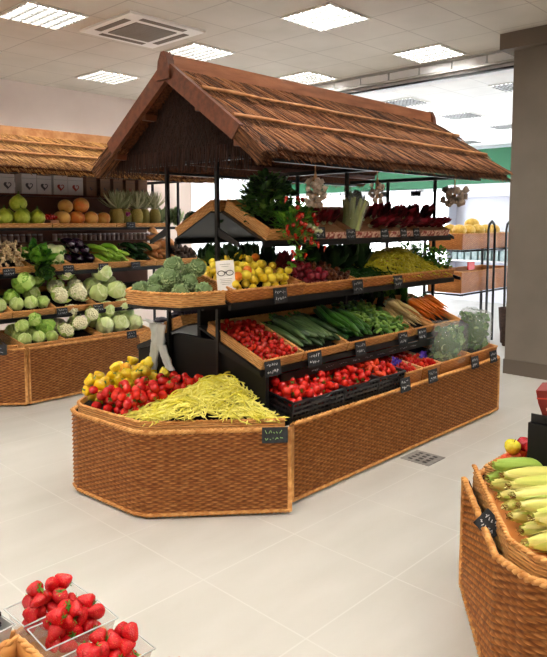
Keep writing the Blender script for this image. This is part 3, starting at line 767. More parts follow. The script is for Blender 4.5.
# sweetcorn in the husk
hk = attr_mat('corn_husk', [rgb(164, 184, 74), rgb(204, 208, 104), rgb(228, 220, 130), rgb(240, 230, 158)], .5, .12)
hk2 = attr_mat('green_corn_husk', [rgb(130, 168, 62), rgb(164, 194, 86), rgb(196, 214, 116)], .5, .12)
M['silk'] = mat('corn_silk', rgb(120, 84, 44), .8, .1, rgb(166, 126, 70), 60)
def corn_kind(seed, m):
    g = random.Random(seed); L = .29; r = .036; b = MB(); k = 22; n = 40; vs = []
    def rad(t): return r * (math.sin(PI * min(1, t * .86 + .12)) ** .55 * .98 if t < .97 else .42)
    for i in range(k + 1):
        t = i / k; R0 = rad(t)
        for j in range(n + 1):
            q = 2 * PI * j / n + t * .25
            rr = R0 * (1 + .035 * abs(math.sin(q * 4 + seed)) + .02 * math.sin(q * 15))
            vs.append((rr * math.cos(q), (t - .5) * L, rr * math.sin(q)))
    tn = [g.uniform(0, 1) for _ in range(8)]
    uv = [(0, 0, min(1, max(0, tn[int((j / n) * 8) % 8] * .6 + .25 * g.random() + .2))) for i in range(k + 1) for j in range(n + 1)]
    w = n + 1
    b.add(vs, [(i * w + j, i * w + j + 1, (i + 1) * w + j + 1, (i + 1) * w + j) for i in range(k) for j in range(n)], None, uv)
    for q in range(6):
        a = q / 6 * 2 * PI + g.uniform(-.3, .3); off = g.uniform(.0, .01)
        def fn(u, v, a=a, off=off, lift=g.uniform(0, .012)):
            t = .02 + u * .95; rr = rad(t) + .002 + lift * u ** 3; q2 = a + (v - .5) * 1.5 * math.sin(PI * min(1, .1 + u * .88)) ** .6
            return (rr * math.cos(q2), (t - .5) * L, rr * math.sin(q2))
        tt = g.uniform(.1, .95)
        b.grid(12, 6, fn, None, lambda u, v, tt=tt: (0, 0, min(1, max(0, tt + .12 * math.sin(v * 18)))))
    st = MB(); st.tube([(0, -.14, 0), (0, -.155, 0), (.002, -.17, 0)], [.014, .012, .012], 10)
    lf = MB()
    for q in range(3): blade(lf, T(0, .132, 0) @ RY(q * 1.25) @ RX(g.uniform(-.2, .5)), g.uniform(.02, .035), .022, .4, .3, nu=4, nv=2, tone=g.uniform(.1, .9))
    sk = MB()
    for q in range(9): sk.tube([(g.uniform(-.006, .006), .13, g.uniform(-.006, .006)), (g.uniform(-.01, .01), .15, g.uniform(-.01, .01)), (g.uniform(-.012, .012), .162, g.uniform(-.01, .008))], .0012, 3)
    return ('sweetcorn_ear', b.mesh('sweetcorn_ear', m), [('stalk', st.mesh('corn_stalk', M['stem_pale'])), ('husk_tip', lf.mesh('corn_husk_tip', m)), ('silk', sk.mesh('corn_silk', M['silk']))])
K_corn = [corn_kind(s, hk) for s in range(3)]; K_corng = [corn_kind(7, hk2)]
# cabbages
def cabbage_kind(nm, m_leaf, rough_amp, seed, wraps=6, m=None):
    g = random.Random(seed); b = MB()
    b.ball(.93, 24, 16, S(1, 1, .92), lambda p: nz(p, 2.2, .05, seed) * nz(p, 9, rough_amp, seed), (0, 0, .62))
    for w in range(wraps):
        a = w * 2.4 + g.uniform(-.3, .3); el = g.uniform(-.2, .75); ext = g.uniform(.75, 1.05); tn = g.uniform(.35, .8)
        B = RZ(a) @ RY(PI / 2 - el)
        def fn(u, v, ext=ext, w=w):
            th = u * ext; ph = v * 2 * PI
            rr = .955 + .012 * w / wraps * 3 + .10 * (u ** 5) + .03 * u * u * math.sin(ph * 5 + w)
            p = V((math.sin(th) * math.cos(ph), math.sin(th) * math.sin(ph), math.cos(th)))
            rr *= nz(p, 7, rough_amp * 1.2, w + seed)
            return p * rr
        b.grid(8, 22, fn, B, lambda u, v, tn=tn: (0, 0, min(1, max(0, tn + (.22 if (math.sin(v * 2 * PI * 7) > .86 and u > .1) else 0) - .1 * u))))
    return (nm, b.mesh(nm, m_leaf), [])
C_savoy = attr_mat('savoy_leaf', [rgb(66, 116, 36), rgb(122, 172, 60), rgb(172, 206, 96), rgb(212, 228, 150)], .45, .08)
C_white = attr_mat('white_cabbage_leaf', [rgb(166, 192, 100), rgb(204, 222, 144), rgb(226, 236, 178), rgb(242, 246, 212)], .4, .08)
C_small = attr_mat('small_cabbage_leaf', [rgb(126, 162, 68), rgb(172, 202, 102), rgb(206, 224, 146), rgb(230, 238, 184)], .45, .08)
C_purple = attr_mat('purple_cabbage_leaf', [rgb(24, 18, 32), rgb(44, 36, 56), rgb(72, 64, 86)], .45, .05)
K_savoy = [cabbage_kind('savoy_cabbage', C_savoy, .10, s) for s in (1, 2)]
K_small = [cabbage_kind('small_cabbage', C_small, .06, s) for s in (3, 4)]
K_whitec = [cabbage_kind('white_cabbage', C_white, .015, s) for s in (5, 6)]
K_purple = [cabbage_kind('purple_cabbage', C_purple, .05, s) for s in (7,)]
K_lettuce = [cabbage_kind('round_lettuce', G_dark, .14, 12, 9)]
# cauliflower: curd with its ring of leaves
cd = mat('cauliflower_curd', rgb(234, 230, 190), .7, .2, rgb(248, 244, 214), 9, .4, 20)
def caul_kind(seed):
    g = random.Random(seed); b = MB(); b.ball(.7, 16, 10)
    for k in range(60):
        t = (k + .5) / 60; th = math.acos(1 - t * 1.15); ph = k * 2.39996
        p = V((math.sin(th) * math.cos(ph), math.sin(th) * math.sin(ph), math.cos(th))) * .72
        b.ball(g.uniform(.13, .2), 8, 6, T(*p), lambda q, s=k: nz(q, 3, .35, s))
    l = MB()
    for k in range(9):
        a = k * 2 * PI / 9 + g.uniform(-.2, .2)
        blade(l, RZ(a) @ T(0, .35, -.55) @ RX(g.uniform(.15, .5)), g.uniform(1.1, 1.5), .75, g.uniform(.9, 1.7), .35, .10, 7, 6, g.uniform(.2, .9), .8, k)
    return ('cauliflower', b.mesh('cauliflower', cd), [('leaves', l.mesh('cauliflower_leaves', G_light))])
K_caul = [caul_kind(s) for s in (1, 2)]
# artichoke
def arti_kind(seed):
    g = random.Random(seed); b = MB(); b.ball(.72, 14, 10, S(1, 1, 1.05), None, (0, 0, .3))
    for ring in range(7):
        th = .35 + ring * .33; n = [5, 7, 9, 10, 10, 9, 7][ring]
        for k in range(n):
            a = 2 * PI * (k + .5 * (ring % 2)) / n + g.uniform(-.08, .08)
            # scale lies on the globe, its tip pointing to the pole
            th2 = th + .55
            p = V((0, math.sin(th2), math.cos(th2))) * .76
            B = RZ(a) @ T(*p) @ RX(PI - th2 + .50 + g.uniform(-.05, .15)) @ RZ(0)
            def fn(u, v):
                w = .52 * (math.sin(PI * min(1, .28 + u * .70)) ** .8); s = (v - .5) * 2
                return (s * w * .5, u * .62, .09 * math.sin(PI * u) - .10 * s * s)
            tn = g.uniform(.25, .75)
            b.grid(4, 4, fn, B, lambda u, v, tn=tn: (0, 0, min(1, max(0, tn + .3 * (1 - u) - .15))))
    st = MB(); st.tube([(0, 0, -.68), (0, 0, -.95), (.05, 0, -1.15)], [.2, .17, .18], 8)
    return ('artichoke', b.mesh('artichoke', G_blue), [('stem', st.mesh('artichoke_stem', M['stem']))])
K_art = [arti_kind(s) for s in (1, 2)]
# pineapple
pn = mat('pineapple_rind', rgb(124, 120, 62), .6, .3, rgb(186, 166, 92), 26, .5, 40, var=.4)
def pine_kind(seed):
    g = random.Random(seed); b = MB(); k = 22; n = 24; vs = []
    prof = [(.02, -1)] + [(.62 * math.sin(PI * (.14 + .74 * i / k)) ** .5, -1 + 2 * i / k * .95) for i in range(k + 1)] + [(.02, .92)]
    b.lathe(prof, n, None, lambda r, q, z: (r * (1 + .085 * abs(math.sin(q * 4 + z * 7)) * abs(math.sin(q * 4 - z * 7))), z))
    c = MB()
    for i in range(34):
        t = i / 34; a = i * 2.4
        blade(c, T(0, 0, .86 + t * .2) @ RZ(a) @ T(0, .05, 0) @ RX(.3 + t * 1.15), 2.3 - .7 * t + g.uniform(0, .5), .24, .6 - .5 * t, .6, 0, 5, 2, g.uniform(.1, .95), .6)
    return ('pineapple', b.mesh('pineapple', pn), [('crown', c.mesh('pineapple_crown', G_pine))])
K_pine = [pine_kind(s) for s in (1, 2, 3)]
# pomelo, grapefruit
po = mat('pomelo_skin', rgb(170, 190, 46), .4, .4, rgb(200, 212, 84), 3, .2, 60)
gf = mat('grapefruit_skin', rgb(222, 120, 50), .4, .4, rgb(232, 176, 90), 1.6, .2, 60, var=.5)
pst = MB(); pst.tube([(0, 0, 1.0), (.02, 0, 1.2), (.08, 0, 1.35)], [.09, .06, .07], 8)
K_pom = [('pomelo', MB().lathe([(.03, -.92), (.45, -.86), (.8, -.6), (1, -.1), (.93, .3), (.62, .68), (.3, .92), (.14, 1.05), (.02, 1.08)], 20).mesh('pomelo', po), [('stem', pst.mesh('pomelo_stem', M['stem']))])]
gst = MB(); gst.ball(.12, 8, 5, T(0, 0, .96) @ S(1, 1, .4))
K_gf = [('grapefruit', MB().ball(1, 20, 14, S(1, 1, .93)).mesh('grapefruit', gf), [('stem_end', gst.mesh('grapefruit_stem', M['stem']))])]
# strawberry
sb = bpy.data.materials.new('strawberry_skin'); sb.use_nodes = True
nt = sb.node_tree; bs = nt.nodes['Principled BSDF']; bs.inputs['Roughness'].default_value = .25; Lk = nt.links.new
tc = nt.nodes.new('ShaderNodeTexCoord'); vo = nt.nodes.new('ShaderNodeTexVoronoi'); vo.inputs['Scale'].default_value = 5.5
cr = nt.nodes.new('ShaderNodeValToRGB'); cr.color_ramp.elements[0].position = .10; cr.color_ramp.elements[0].color = rgb(226, 150, 60); cr.color_ramp.elements[1].position = .17; cr.color_ramp.elements[1].color = rgb(196, 14, 24)
Lk(tc.outputs['Object'], vo.inputs['Vector']); Lk(vo.outputs['Distance'], cr.inputs['Fac'])
oi = nt.nodes.new('ShaderNodeObjectInfo'); hs = nt.nodes.new('ShaderNodeHueSaturation'); mr = nt.nodes.new('ShaderNodeMapRange')
mr.inputs['To Min'].default_value = .8; mr.inputs['To Max'].default_value = 1.25; Lk(oi.outputs['Random'], mr.inputs['Value']); Lk(mr.outputs[0], hs.inputs['Value'])
Lk(cr.outputs[0], hs.inputs['Color']); Lk(hs.outputs[0], bs.inputs['Base Color'])
bp_ = nt.nodes.new('ShaderNodeBump'); bp_.inputs['Strength'].default_value = .5; bp_.inputs['Distance'].default_value = .003; Lk(vo.outputs['Distance'], bp_.inputs['Height']); Lk(bp_.outputs[0], bs.inputs['Normal'])
bs.inputs['Subsurface Weight'].default_value = .05; bs.inputs['Subsurface Radius'].default_value = (.01, .003, .002)
def straw_kind(seed):
    g = random.Random(seed); w = g.uniform(.9, 1.05); ln = g.uniform(1.0, 1.35)
    b = MB(); b.lathe([(.02, -ln), (.3, -ln * .9), (.6, -ln * .55), (.86, -.1), (.95, .3), (.8, .62), (.4, .78), (.02, .72)], 18, S(w, w, 1), lambda r, q, z: (r * (1 + .05 * math.cos(2 * q + seed) + .02 * math.cos(7 * q)), z))
    return ('strawberry', b.mesh('strawberry', sb), [('calyx', calyx(.72, 8, .74, .26, 'strawberry_calyx', G_mid, .3, .35, seed))])
K_straw = [straw_kind(s) for s in range(4)]
bbm = mat('blackberry_skin', rgb(20, 10, 20), .25, .5, rgb(46, 18, 34), 12)
bb = MB()
for k in range(26):
    t = (k + .5) / 26; th = math.acos(1 - 2 * t); ph = k * 2.4; bb.ball(.32, 7, 5, T(.68 * math.sin(th) * math.cos(ph), .68 * math.sin(th) * math.sin(ph), .85 * math.cos(th)))
K_bb = [('blackberry', bb.mesh('blackberry', bbm), [])]
# ginger, potatoes, beetroot, garlic
gi = mat('ginger_skin', rgb(196, 168, 126), .8, .2, rgb(222, 198, 158), 20, .4, 40, var=.3)
def ginger_kind(seed):
    g = random.Random(seed); b = MB()
    b.ball(.5, 10, 7, S(1.5, .8, .7), lambda p: nz(p, 2, .3, seed))
    for k in range(4):
        a = k * 1.6 + g.uniform(-.3, .3); b.ball(.36, 9, 6, T(.62 * math.cos(a), .42 * math.sin(a), g.uniform(-.1, .2)) @ RZ(a) @ S(1.35, .8, .75), lambda p, k=k: nz(p, 2, .3, seed + k))
    return ('ginger_root', b.mesh('ginger_root', gi), [])
K_gin = [ginger_kind(s) for s in (1, 2, 3)]
pt = mat('dark_potato_skin', rgb(58, 46, 42), .8, .2, rgb(98, 82, 74), 8, .3, 30, var=.5)
K_pot = [('dark_potato', MB().ball(1, 12, 8, S(1.15, .85, .8), lambda p: nz(p, 1.6, .2, 3)).mesh('dark_potato', pt), [])]
dt = mat('brown_date_skin', rgb(74, 34, 16), .35, .5, rgb(122, 66, 32), 10, .2, 30, var=.7)
K_date = [('brown_chestnut', MB().ball(1, 10, 7, S(1.1, .9, .75), lambda p: nz(p, 1.5, .2, 5)).mesh('brown_chestnut', dt), [])]
br_ = mat('beetroot_skin', rgb(104, 10, 28), .4, .4, rgb(150, 24, 44), 6, var=.6)
rt = MB(); rt.tube([(0, 0, -.9), (.03, 0, -1.3), (.1, 0, -1.6)], [.12, .05, .015], 6)
K_rad = [('red_beetroot', MB().ball(1, 12, 9, S(1, 1, .95)).mesh('red_beetroot', br_), [('root_tail', rt.mesh('root_tail', br_))])]
ga = mat('garlic_skin', rgb(150, 130, 112), .6, .3, rgb(196, 178, 162), 14, .2, 30, var=.3)
def gbulb(): 
    return MB().lathe([(.02, -.6), (.55, -.55), (.95, -.15), (.9, .25), (.45, .62), (.18, .85), (.1, 1.0), (.08, 1.15)], 14, None, lambda r, q, z: (r * (1 + .08 * math.cos(6 * q)), z))
GB = gbulb().mesh('garlic_bulb', ga)
K_appleR = [('red_apple', None, [])]
ap_r = mat('red_apple_skin', rgb(150, 16, 36), .2, .5, rgb(190, 40, 50), 4, stretch=(3, 3, 1))
ap_y = mat('yellow_apple_skin', rgb(222, 208, 40), .25, .5, rgb(234, 224, 80), 3)
ap_o = mat('peach_skin', rgb(226, 138, 50), .5, .4, rgb(214, 78, 44), 2.5, var=.6)
def apple_mesh(nm, m): return MB().lathe([(.02, -.72), (.25, -.82), (.6, -.75), (.9, -.3), (1, .15), (.85, .6), (.5, .8), (.2, .74), (.03, .6)], 18).mesh(nm, m)
ast = MB(); ast.tube([(0, 0, .55), (.02, 0, .8), (.06, 0, 1.05)], [.04, .035, .05], 5); AST = ast.mesh('apple_stem', M['board'])
K_ar = [('red_apple', apple_mesh('red_apple', ap_r), [('stem', AST)])]
K_ay = [('yellow_apple', apple_mesh('yellow_apple', ap_y), [('stem', AST)])]
K_pe = [('peach', apple_mesh('peach', ap_o), [])]
# beans
bn = mat('yellow_wax_bean', rgb(222, 210, 58), .4, .4, rgb(240, 232, 120), 9, var=.9)
bn2 = mat('dull_yellow_bean', rgb(196, 186, 42), .4, .4, rgb(226, 214, 84), 9, var=.9)
def bean_pts(g, L):
    c = g.uniform(-.9, .9); pts = []
    for k in range(7):
        t = k / 6 - .5; pts.append((c * (.25 - t * t) * L, t * L, .15 * L * g.uniform(-.2, .2) * (1 - abs(2 * t))))
    return pts
def bean_kind(seed, m, nm='yellow_wax_bean', L=.13, r=.0047):
    g = random.Random(seed); b = MB(); b.tube(bean_pts(g, L * g.uniform(.85, 1.1)), [r * .35, r * .9, r, r * 1.05, r, r * .85, r * .2], 6, flat=.8); return (nm, b.mesh(nm, m), [])
K_bean = [bean_kind(s, bn) for s in range(8)]; K_bean2 = [bean_kind(s + 20, bn2) for s in range(6)]
def on_surface(fl, x, y, ang, lift):
    e = .01; nx = -(fl(x + e, y) - fl(x - e, y)) / (2 * e); ny = -(fl(x, y + e) - fl(x, y - e)) / (2 * e)
    n = V((nx, ny, 1)).normalized(); t = V((math.cos(ang), math.sin(ang), 0)); t = (t - n * t.dot(n)).normalized(); s = t.cross(n)
    Q = Matrix((s, t, n)).transposed().to_4x4()
    return T(*(V((x, y, fl(x, y))) + n * lift)) @ Q

# ================================================================== END BIN: peppers, tomatoes, yellow beans
PI2 = 2 * PI
EF = end_floor
def region_heap(kinds, test, box, n, rf, label, cat, group, seed, r0=1, rot=rrot, push=0, others=()):
    g = random.Random(seed); bank = list(others); res = []
    for i in range(n):
        r = rf(g); best = None
        for k in range(26):
            x = g.uniform(box[0], box[1]); y = g.uniform(box[2], box[3])
            if not test(x, y): continue
            z = EF(x, y) + r
            for (a, b2, c, q) in bank:
                dd = (a - x) ** 2 + (b2 - y) ** 2; s = (r + q) * .95
                if dd < s * s: z = max(z, c + math.sqrt(s * s - dd))
            if best is None or z - push * EF(x, y) < best[0]: best = (z - push * EF(x, y), x, y, z)
        if best is None: continue
        _, x, y, z = best; bank.append((x, y, z, r))
        res.append(spawn(g.choice(kinds), T(x, y, z) @ rot(g) @ S(r / r0), label, cat, group))
    return res, bank
INs = inset(IN, .07, 2.62, 3.22)
def line_y(x): return 3.42 - (x - 2.1) * .10          # peppers | tomatoes
def line_b(x): return 3.13 - (x - 2.12) * .10          # tomatoes | beans
tom, bank = region_heap(K_tom, lambda x, y: inside(INs, x, y) and y < line_y(x) and y > line_b(x) - .03, (2.0, 2.6, 2.6, 3.5), 105, lambda g: g.uniform(.026, .031),
    'round red tomato in the pile between the yellow peppers and the yellow beans', 'tomato', 'tomatoes in the end bin', 3)
pep, bank2 = region_heap(K_pep + K_pep + K_pepo, lambda x, y: inside(INs, x, y) and y > line_y(x), (1.98, 2.6, 3.2, 4.1), 56, lambda g: g.uniform(.033, .041),
    'yellow pepper in the pile at the far left of the end bin', 'pepper', 'yellow peppers in the end bin', 4, r0=1.15, others=bank)
for o in pep:
    if o.name.startswith('orange'): o['label'] = 'orange-tinged pepper among the yellow peppers in the end bin'
gb = random.Random(8); n = 0; stuff = MB()
def bean_ok(x, y): return inside(IN, x, y) and y < line_b(x) + .03 and x < 2.60
placed = 0
for i in range(5000):
    x = gb.uniform(2.06, 2.60); y = gb.uniform(2.44, 3.15)
    if not bean_ok(x, y): continue
    ang = gb.uniform(0, PI2)
    if placed < 215:
        lift = gb.uniform(.016, .034)
        # keep both ends over the tray
        ex, ey = x + math.cos(ang) * .06, y + math.sin(ang) * .06; fx, fy = 2 * x - ex, 2 * y - ey
        if not (inside(IN, ex, ey) and inside(IN, fx, fy)) and gb.random() < .8: continue
        k = gb.choice(K_bean)
        spawn(k, on_surface(EF, x, y, ang, lift) @ RY(gb.uniform(0, 6)) @ RX(gb.gauss(0, .14)), 'yellow wax bean on the heap at the front of the end bin', 'bean', 'yellow wax beans in the end bin'); placed += 1
    elif n < 1100:
        Mx = on_surface(EF, x, y, ang, gb.uniform(.002, .03)) @ RX(gb.gauss(0, .05))
        stuff.tube(bean_pts(gb, .12), [.0015, .004, .0044, .0046, .0044, .0038, .001], 5, Mx); n += 1
    else: break
tag(stuff.build('yellow_wax_beans', bn, None, True), 'deeper layers of the yellow wax bean heap in the end bin', 'beans', kind='stuff')

# ================================================================== LONG ITEMS LAID IN ROWS
def rows(kinds, Mx, x0, x1, yc, z0, r, n, label, cat, group, seed, layers=2, skew=0, jit=.06, flip=0, tilt=0, sc=1, zy=0):
    """lay long things side by side pointing front to back, then a second layer in the gaps"""
    g = random.Random(seed); res = []; per = max(1, int((x1 - x0) / (2 * r))); i = 0; lay = 0
    while i < n and lay < layers + 3:
        cnt = per - lay if lay % 2 else per
        for k in range(cnt):
            if i >= n: break
            x = x0 + r + (x1 - x0 - 2 * r) * ((k + (.5 if lay % 2 else 0)) / max(1, per - 1))
            if x > x1: continue
            a = skew + g.gauss(0, jit); z = z0 + r + lay * r * 1.75 + g.uniform(0, .003)
            rz = (PI if (flip == 1 or (flip == 2 and g.random() < .5)) else 0) + a
            res.append(spawn(g.choice(kinds), Mx @ T(x, yc + g.gauss(0, .012), z) @ RX(tilt + g.gauss(0, .015)) @ RZ(rz) @ RY(g.uniform(0, 6.28)) @ S(sc * g.uniform(.93, 1.05)), label, cat, group)); i += 1
        lay += 1
    return res
def TM(x0, lev): # front tray of the central stand: local x along the stand, y inward and up
    off, z, t = lev; return T(x0, CY - off + .008, z + .001) @ RX(D(t))
def TMb(x1, lev):
    off, z, t = lev; return T(x1, CY + off - .008, z + .001) @ RZ(PI) @ RX(D(t))
flat = lambda z: (lambda x, y: z)
def crown(w, d, z, h, p=2.0): return lambda x, y: z + h * max(0, 1 - abs(2 * x / w - 1) ** p) * max(0, 1 - abs(2 * y / d - 1) ** p)

# ---- lower shelf (front)
f1 = crown(.345, .5, .012, .02)
wicker_tray('wicker tray of cherry tomatoes at the near end of the lower shelf', .345, .50, .06, TM(2.63, L1), 'wicker_pale', f1)
heap(K_cherryc, TM(2.63, L1), (.01, .335, .01, .49), 170, lambda g: g.uniform(.0155, .0185), f1, 'small red tomato in the wicker tray beside the courgettes', 'tomato', 'cherry tomatoes on the lower shelf', 21, tries=8)
f2 = crown(.43, .5, .012, .03)
wicker_tray('wicker tray of dark courgettes between tomatoes and cucumbers', .43, .50, .06, TM(2.985, L1), 'wicker_pale', f2)
rows(K_zuc, TM(2.985, L1), .015, .415, .22, .035, .024, 15, 'dull green courgette on the lower shelf, left of the cucumbers', 'courgette', 'courgettes on the lower shelf', 22, skew=.08)
wicker_tray('long wicker tray of cucumbers and gherkins on the lower shelf', .775, .50, .06, TM(3.425, L1), 'wicker_pale', crown(.775, .5, .012, .03))
rows(K_cuc, TM(3.425, L1), .015, .36, .22, .035, .0225, 15, 'glossy green cucumber on the lower shelf between courgettes and gherkins', 'cucumber', 'cucumbers on the lower shelf', 23, skew=-.1)
heap(K_gher, TM(3.425, L1), (.37, .765, .01, .49), 150, lambda g: g.uniform(.017, .021), crown(.775, .5, .012, .05), 'small warty gherkin in the heap right of the cucumbers', 'gherkin', 'gherkins on the lower shelf', 24, r0=.018,
     rot=lambda g: RZ(g.uniform(0, 6.28)) @ RX(g.gauss(0, .35)), tries=8)
wicker_tray('wicker tray of parsnips on the lower shelf', .28, .50, .06, TM(4.21, L1), 'wicker_pale', flat(.02))
rows(K_par, TM(4.21, L1), .012, .27, .2, .03, .0215, 15, 'cream parsnip in the tray left of the carrots', 'parsnip', 'parsnips', 25, layers=3, flip=0, tilt=.05)
wicker_tray('wicker tray of carrots at the right end of the lower shelf', .40, .50, .06, TM(4.50, L1), 'wicker_pale', flat(.02))
rows(K_car, TM(4.50, L1), .012, .39, .2, .03, .0195, 26, 'orange carrot in the tray right of the parsnips', 'carrot', 'carrots', 26, layers=3, flip=0, tilt=.05)
wicker_tray('wicker tray at the back of the lower shelf behind the black end panel', .5, .5, .07, TMb(3.14, L1), 'wicker_pale', flat(.02))
heap(K_purple, TMb(3.14, L1), (.02, .48, .02, .48), 8, lambda g: g.uniform(.06, .075), flat(.02), 'dark purple cabbage behind the hanging plastic bags', 'cabbage', 'purple cabbages', 27)

# ---- middle shelf (front)
f3 = crown(.60, .42, .012, .075, 2.2)
wicker_tray('wicker tray of lemons on the middle shelf', .60, .42, .075, TM(2.50, L2), 'wicker', f3)
lem = heap(K_lem, TM(2.50, L2), (.01, .50, .01, .41), 86, lambda g: g.uniform(.025, .03), f3, 'yellow lemon in the heap on the middle shelf', 'lemon', 'lemons', 31, r0=1.05)
for i in (60, 71, 79): # a few oranges lie on the lemons
    o = lem[i]; o.data = K_org[0][1]; o.name = 'orange'; o['label'] = 'orange lying among the yellow lemons'; o['category'] = 'orange'; o['group'] = 'oranges among the lemons'
wicker_tray('wicker tray of dark red beetroot and brown chestnuts', .52, .42, .07, TM(3.105, L2), 'wicker', crown(.52, .42, .012, .05))
heap(K_rad, TM(3.105, L2), (.01, .28, .01, .41), 56, lambda g: g.uniform(.020, .026), crown(.3, .42, .015, .07), 'small dark red beetroot beside the lemons', 'beetroot', 'small beetroots', 32, r0=1.0)
heap(K_date, TM(3.105, L2), (.28, .51, .01, .41), 110, lambda g: g.uniform(.014, .018), crown(.8, .42, .015, .05), 'small brown chestnut in the heap right of the beetroot', 'chestnut', 'brown chestnuts', 33, tries=8)
wicker_tray('long wicker tray of greens and yellow beans at the right of the middle shelf', 1.35, .42, .07, TM(3.63, L2), 'wicker', crown(1.35, .42, .012, .02))
bf = lambda x, y: .02 + .13 * math.exp(-((x - .90) / .26) ** 2 - ((y - .27) / .19) ** 2) + .05 * math.exp(-((x - .62) / .15) ** 2 - ((y - .2) / .15) ** 2)
st2 = MB(); cnt = 0
for i in range(900):
    x = gb.uniform(.45, 1.33); y = gb.uniform(.02, .40)
    ang = gb.uniform(0, PI2)
    if cnt < 80: 
        spawn(gb.choice(K_bean2), TM(3.63, L2) @ on_surface(bf, x, y, ang, gb.uniform(.012, .028)) @ RX(gb.gauss(0, .15)), 'dull yellow bean in the heap at the right of the middle shelf', 'bean', 'yellow beans on the middle shelf'); cnt += 1
    else: st2.tube(bean_pts(gb, .12), [.0015, .004, .0044, .0046, .0044, .0038, .001], 4, TM(3.63, L2) @ on_surface(bf, x, y, ang, gb.uniform(.0, .03)) @ RX(gb.gauss(0, .2)))
lf = MB(); lf.grid(16, 8, lambda a, c: (.45 + a * .88, .02 + c * .38, bf(.45 + a * .88, .02 + c * .38) + .001), TM(3.63, L2))
tag(st2.build('yellow_beans', bn2, None, True), 'deeper layers of the dull yellow bean heap on the middle shelf', 'beans', kind='stuff')
heap([bean_kind(91, G_mid, 'green_bean'), bean_kind(92, G_mid, 'green_bean')], TM(3.63, L2), (.03, .5, .02, .22), 100, lambda g: .012, lambda x, y: .03 + .02 * math.sin(x * 6),
     'short green bean in front of the leafy greens', 'bean', 'green beans on the middle shelf', 35, r0=.012, rot=lambda g: RZ(g.uniform(0, 6.28)) @ RX(g.gauss(0, .3)), tries=6)
# artichoke tray on the end shelf
AR = [(2.46, 2.735), (2.19, 2.79), (2.105, 3.0), (2.10, 3.16), (2.20, 3.27), (2.46, 3.33)]
afl = lambda x, y: 1.155
at_ = shape_tray('wicker tray of artichokes at the near end of the middle shelf', AR, 1.143, 1.215, None)
b = MB(); b.prism(AR, .001, .006, T(-AR[0][0], -AR[0][1], 0)); b.build('tray_bottom', M['wicker'], at_)
b = MB(); weave(b, [(0.0, .59), (0, 0)], .0, .07, False, .0125, .036, .004); b.build('back_wall', M['wicker'], at_)
g = random.Random(41); arts = []; bank = []
spots = [(2.165, 2.98), (2.245, 2.86), (2.375, 2.82), (2.16, 3.11), (2.28, 2.98), (2.40, 2.95), (2.27, 3.12), (2.25, 3.22), (2.40, 3.08), (2.38, 3.22), (2.23, 2.93), (2.34, 2.90), (2.22, 3.05), (2.34, 3.03), (2.34, 3.15), (2.42, 3.0), (2.28, 2.98), (2.38, 3.08), (2.40, 2.90)]
for i, (x, y) in enumerate(spots):
    r = g.uniform(.056, .066); z = 1.165 + r * .85
    for (a, b2, c, q) in bank:
        dd = math.hypot(a - x, b2 - y); s = (r + q) * .80
        if dd < s: z = max(z, c + math.sqrt(s * s - dd * dd))
    bank.append((x, y, z, r))
    out = math.atan2(y - 3.2, x - 2.5)
    arts.append(spawn(K_art[i % 2], T(x, y, z) @ RZ(out + g.uniform(-.6, .6)) @ RY(g.uniform(.5, 1.3)) @ RZ(g.uniform(0, 6)) @ S(r), 'green artichoke', 'artichoke', 'artichokes on the end shelf'))
for o in arts:
    o['label'] = 'grey-green artichoke in the wicker tray at the near end of the middle shelf'

# ---- base: black crates and wicker trays
def crate(label, w, d, h, Mx):
    o = thing('plastic_crate', label, 'crate', Mx); b = MB()
    for (x0, x1, y0, y1) in ((0, w, 0, .008), (0, w, d - .008, d), (0, .008, .008, d - .008), (w - .008, w, .008, d - .008)):
        for k in range(5):
            z = k * h / 4.4; b.box(x0, x1, y0, y1, z, z + .013)
        n = max(2, int(max(x1 - x0, y1 - y0) / .035))
        for k in range(n + 1):
            if x1 - x0 > y1 - y0: x = x0 + (x1 - x0 - .01) * k / n; b.box(x, x + .01, y0 + .001, y1 - .001, 0, h)
            else: y = y0 + (y1 - y0 - .01) * k / n; b.box(x0 + .001, x1 - .001, y, y + .01, 0, h)
    b.box(.008, w - .008, .008, d - .008, .0, .008); b.build('crate_body', M['crate'], o)
    r = MB(); r.tube([(0, 0, h), (w * .3, 0, h), (w * .35, 0, h - .02), (w * .65, 0, h - .02), (w * .7, 0, h), (w, 0, h)], .009, 6); r.tube([(0, 0, h), (0, d, h), (w, d, h), (w, 0, h)], .008, 6)
    r.build('rim', M['crate'], o, True)
    l = MB(); l.box(.009, w - .009, .009, d - .009, h - .065, h - .06); l.build('tray_liner', M['crate'], o)
    b = MB(); b.box(.015, w - .015, -.0006, .0, .05, .052); 
    return o
def TB(x0, z=.452): return T(x0, 2.475, z) @ RX(D(9))
for (x0, w, K, n, rr, lab, grp, sd) in ((2.72, .47, K_tom, 104, (.024, .030), 'red tomato in the first black crate, nearest the yellow beans', 'tomatoes in the first black crate', 51),
                                      (3.20, .35, K_tom, 84, (.022, .027), 'red tomato in the middle black crate', 'tomatoes in the middle black crate', 52),
                                      (3.56, .30, K_plum, 90, (.020, .024), 'orange-red plum tomato in the third black crate', 'plum tomatoes', 53)):
    nm = {51: 'black plastic crate of tomatoes nearest the end bin', 52: 'middle black plastic crate of tomatoes', 53: 'black plastic crate of plum tomatoes'}[sd]
    crate(nm, w, .50, .13, TB(x0))
    heap(K, TB(x0), (.01, w - .01, .01, .49), n, lambda g: g.uniform(*rr), crown(w, .5, .075, .03), lab, 'tomato', grp, sd)
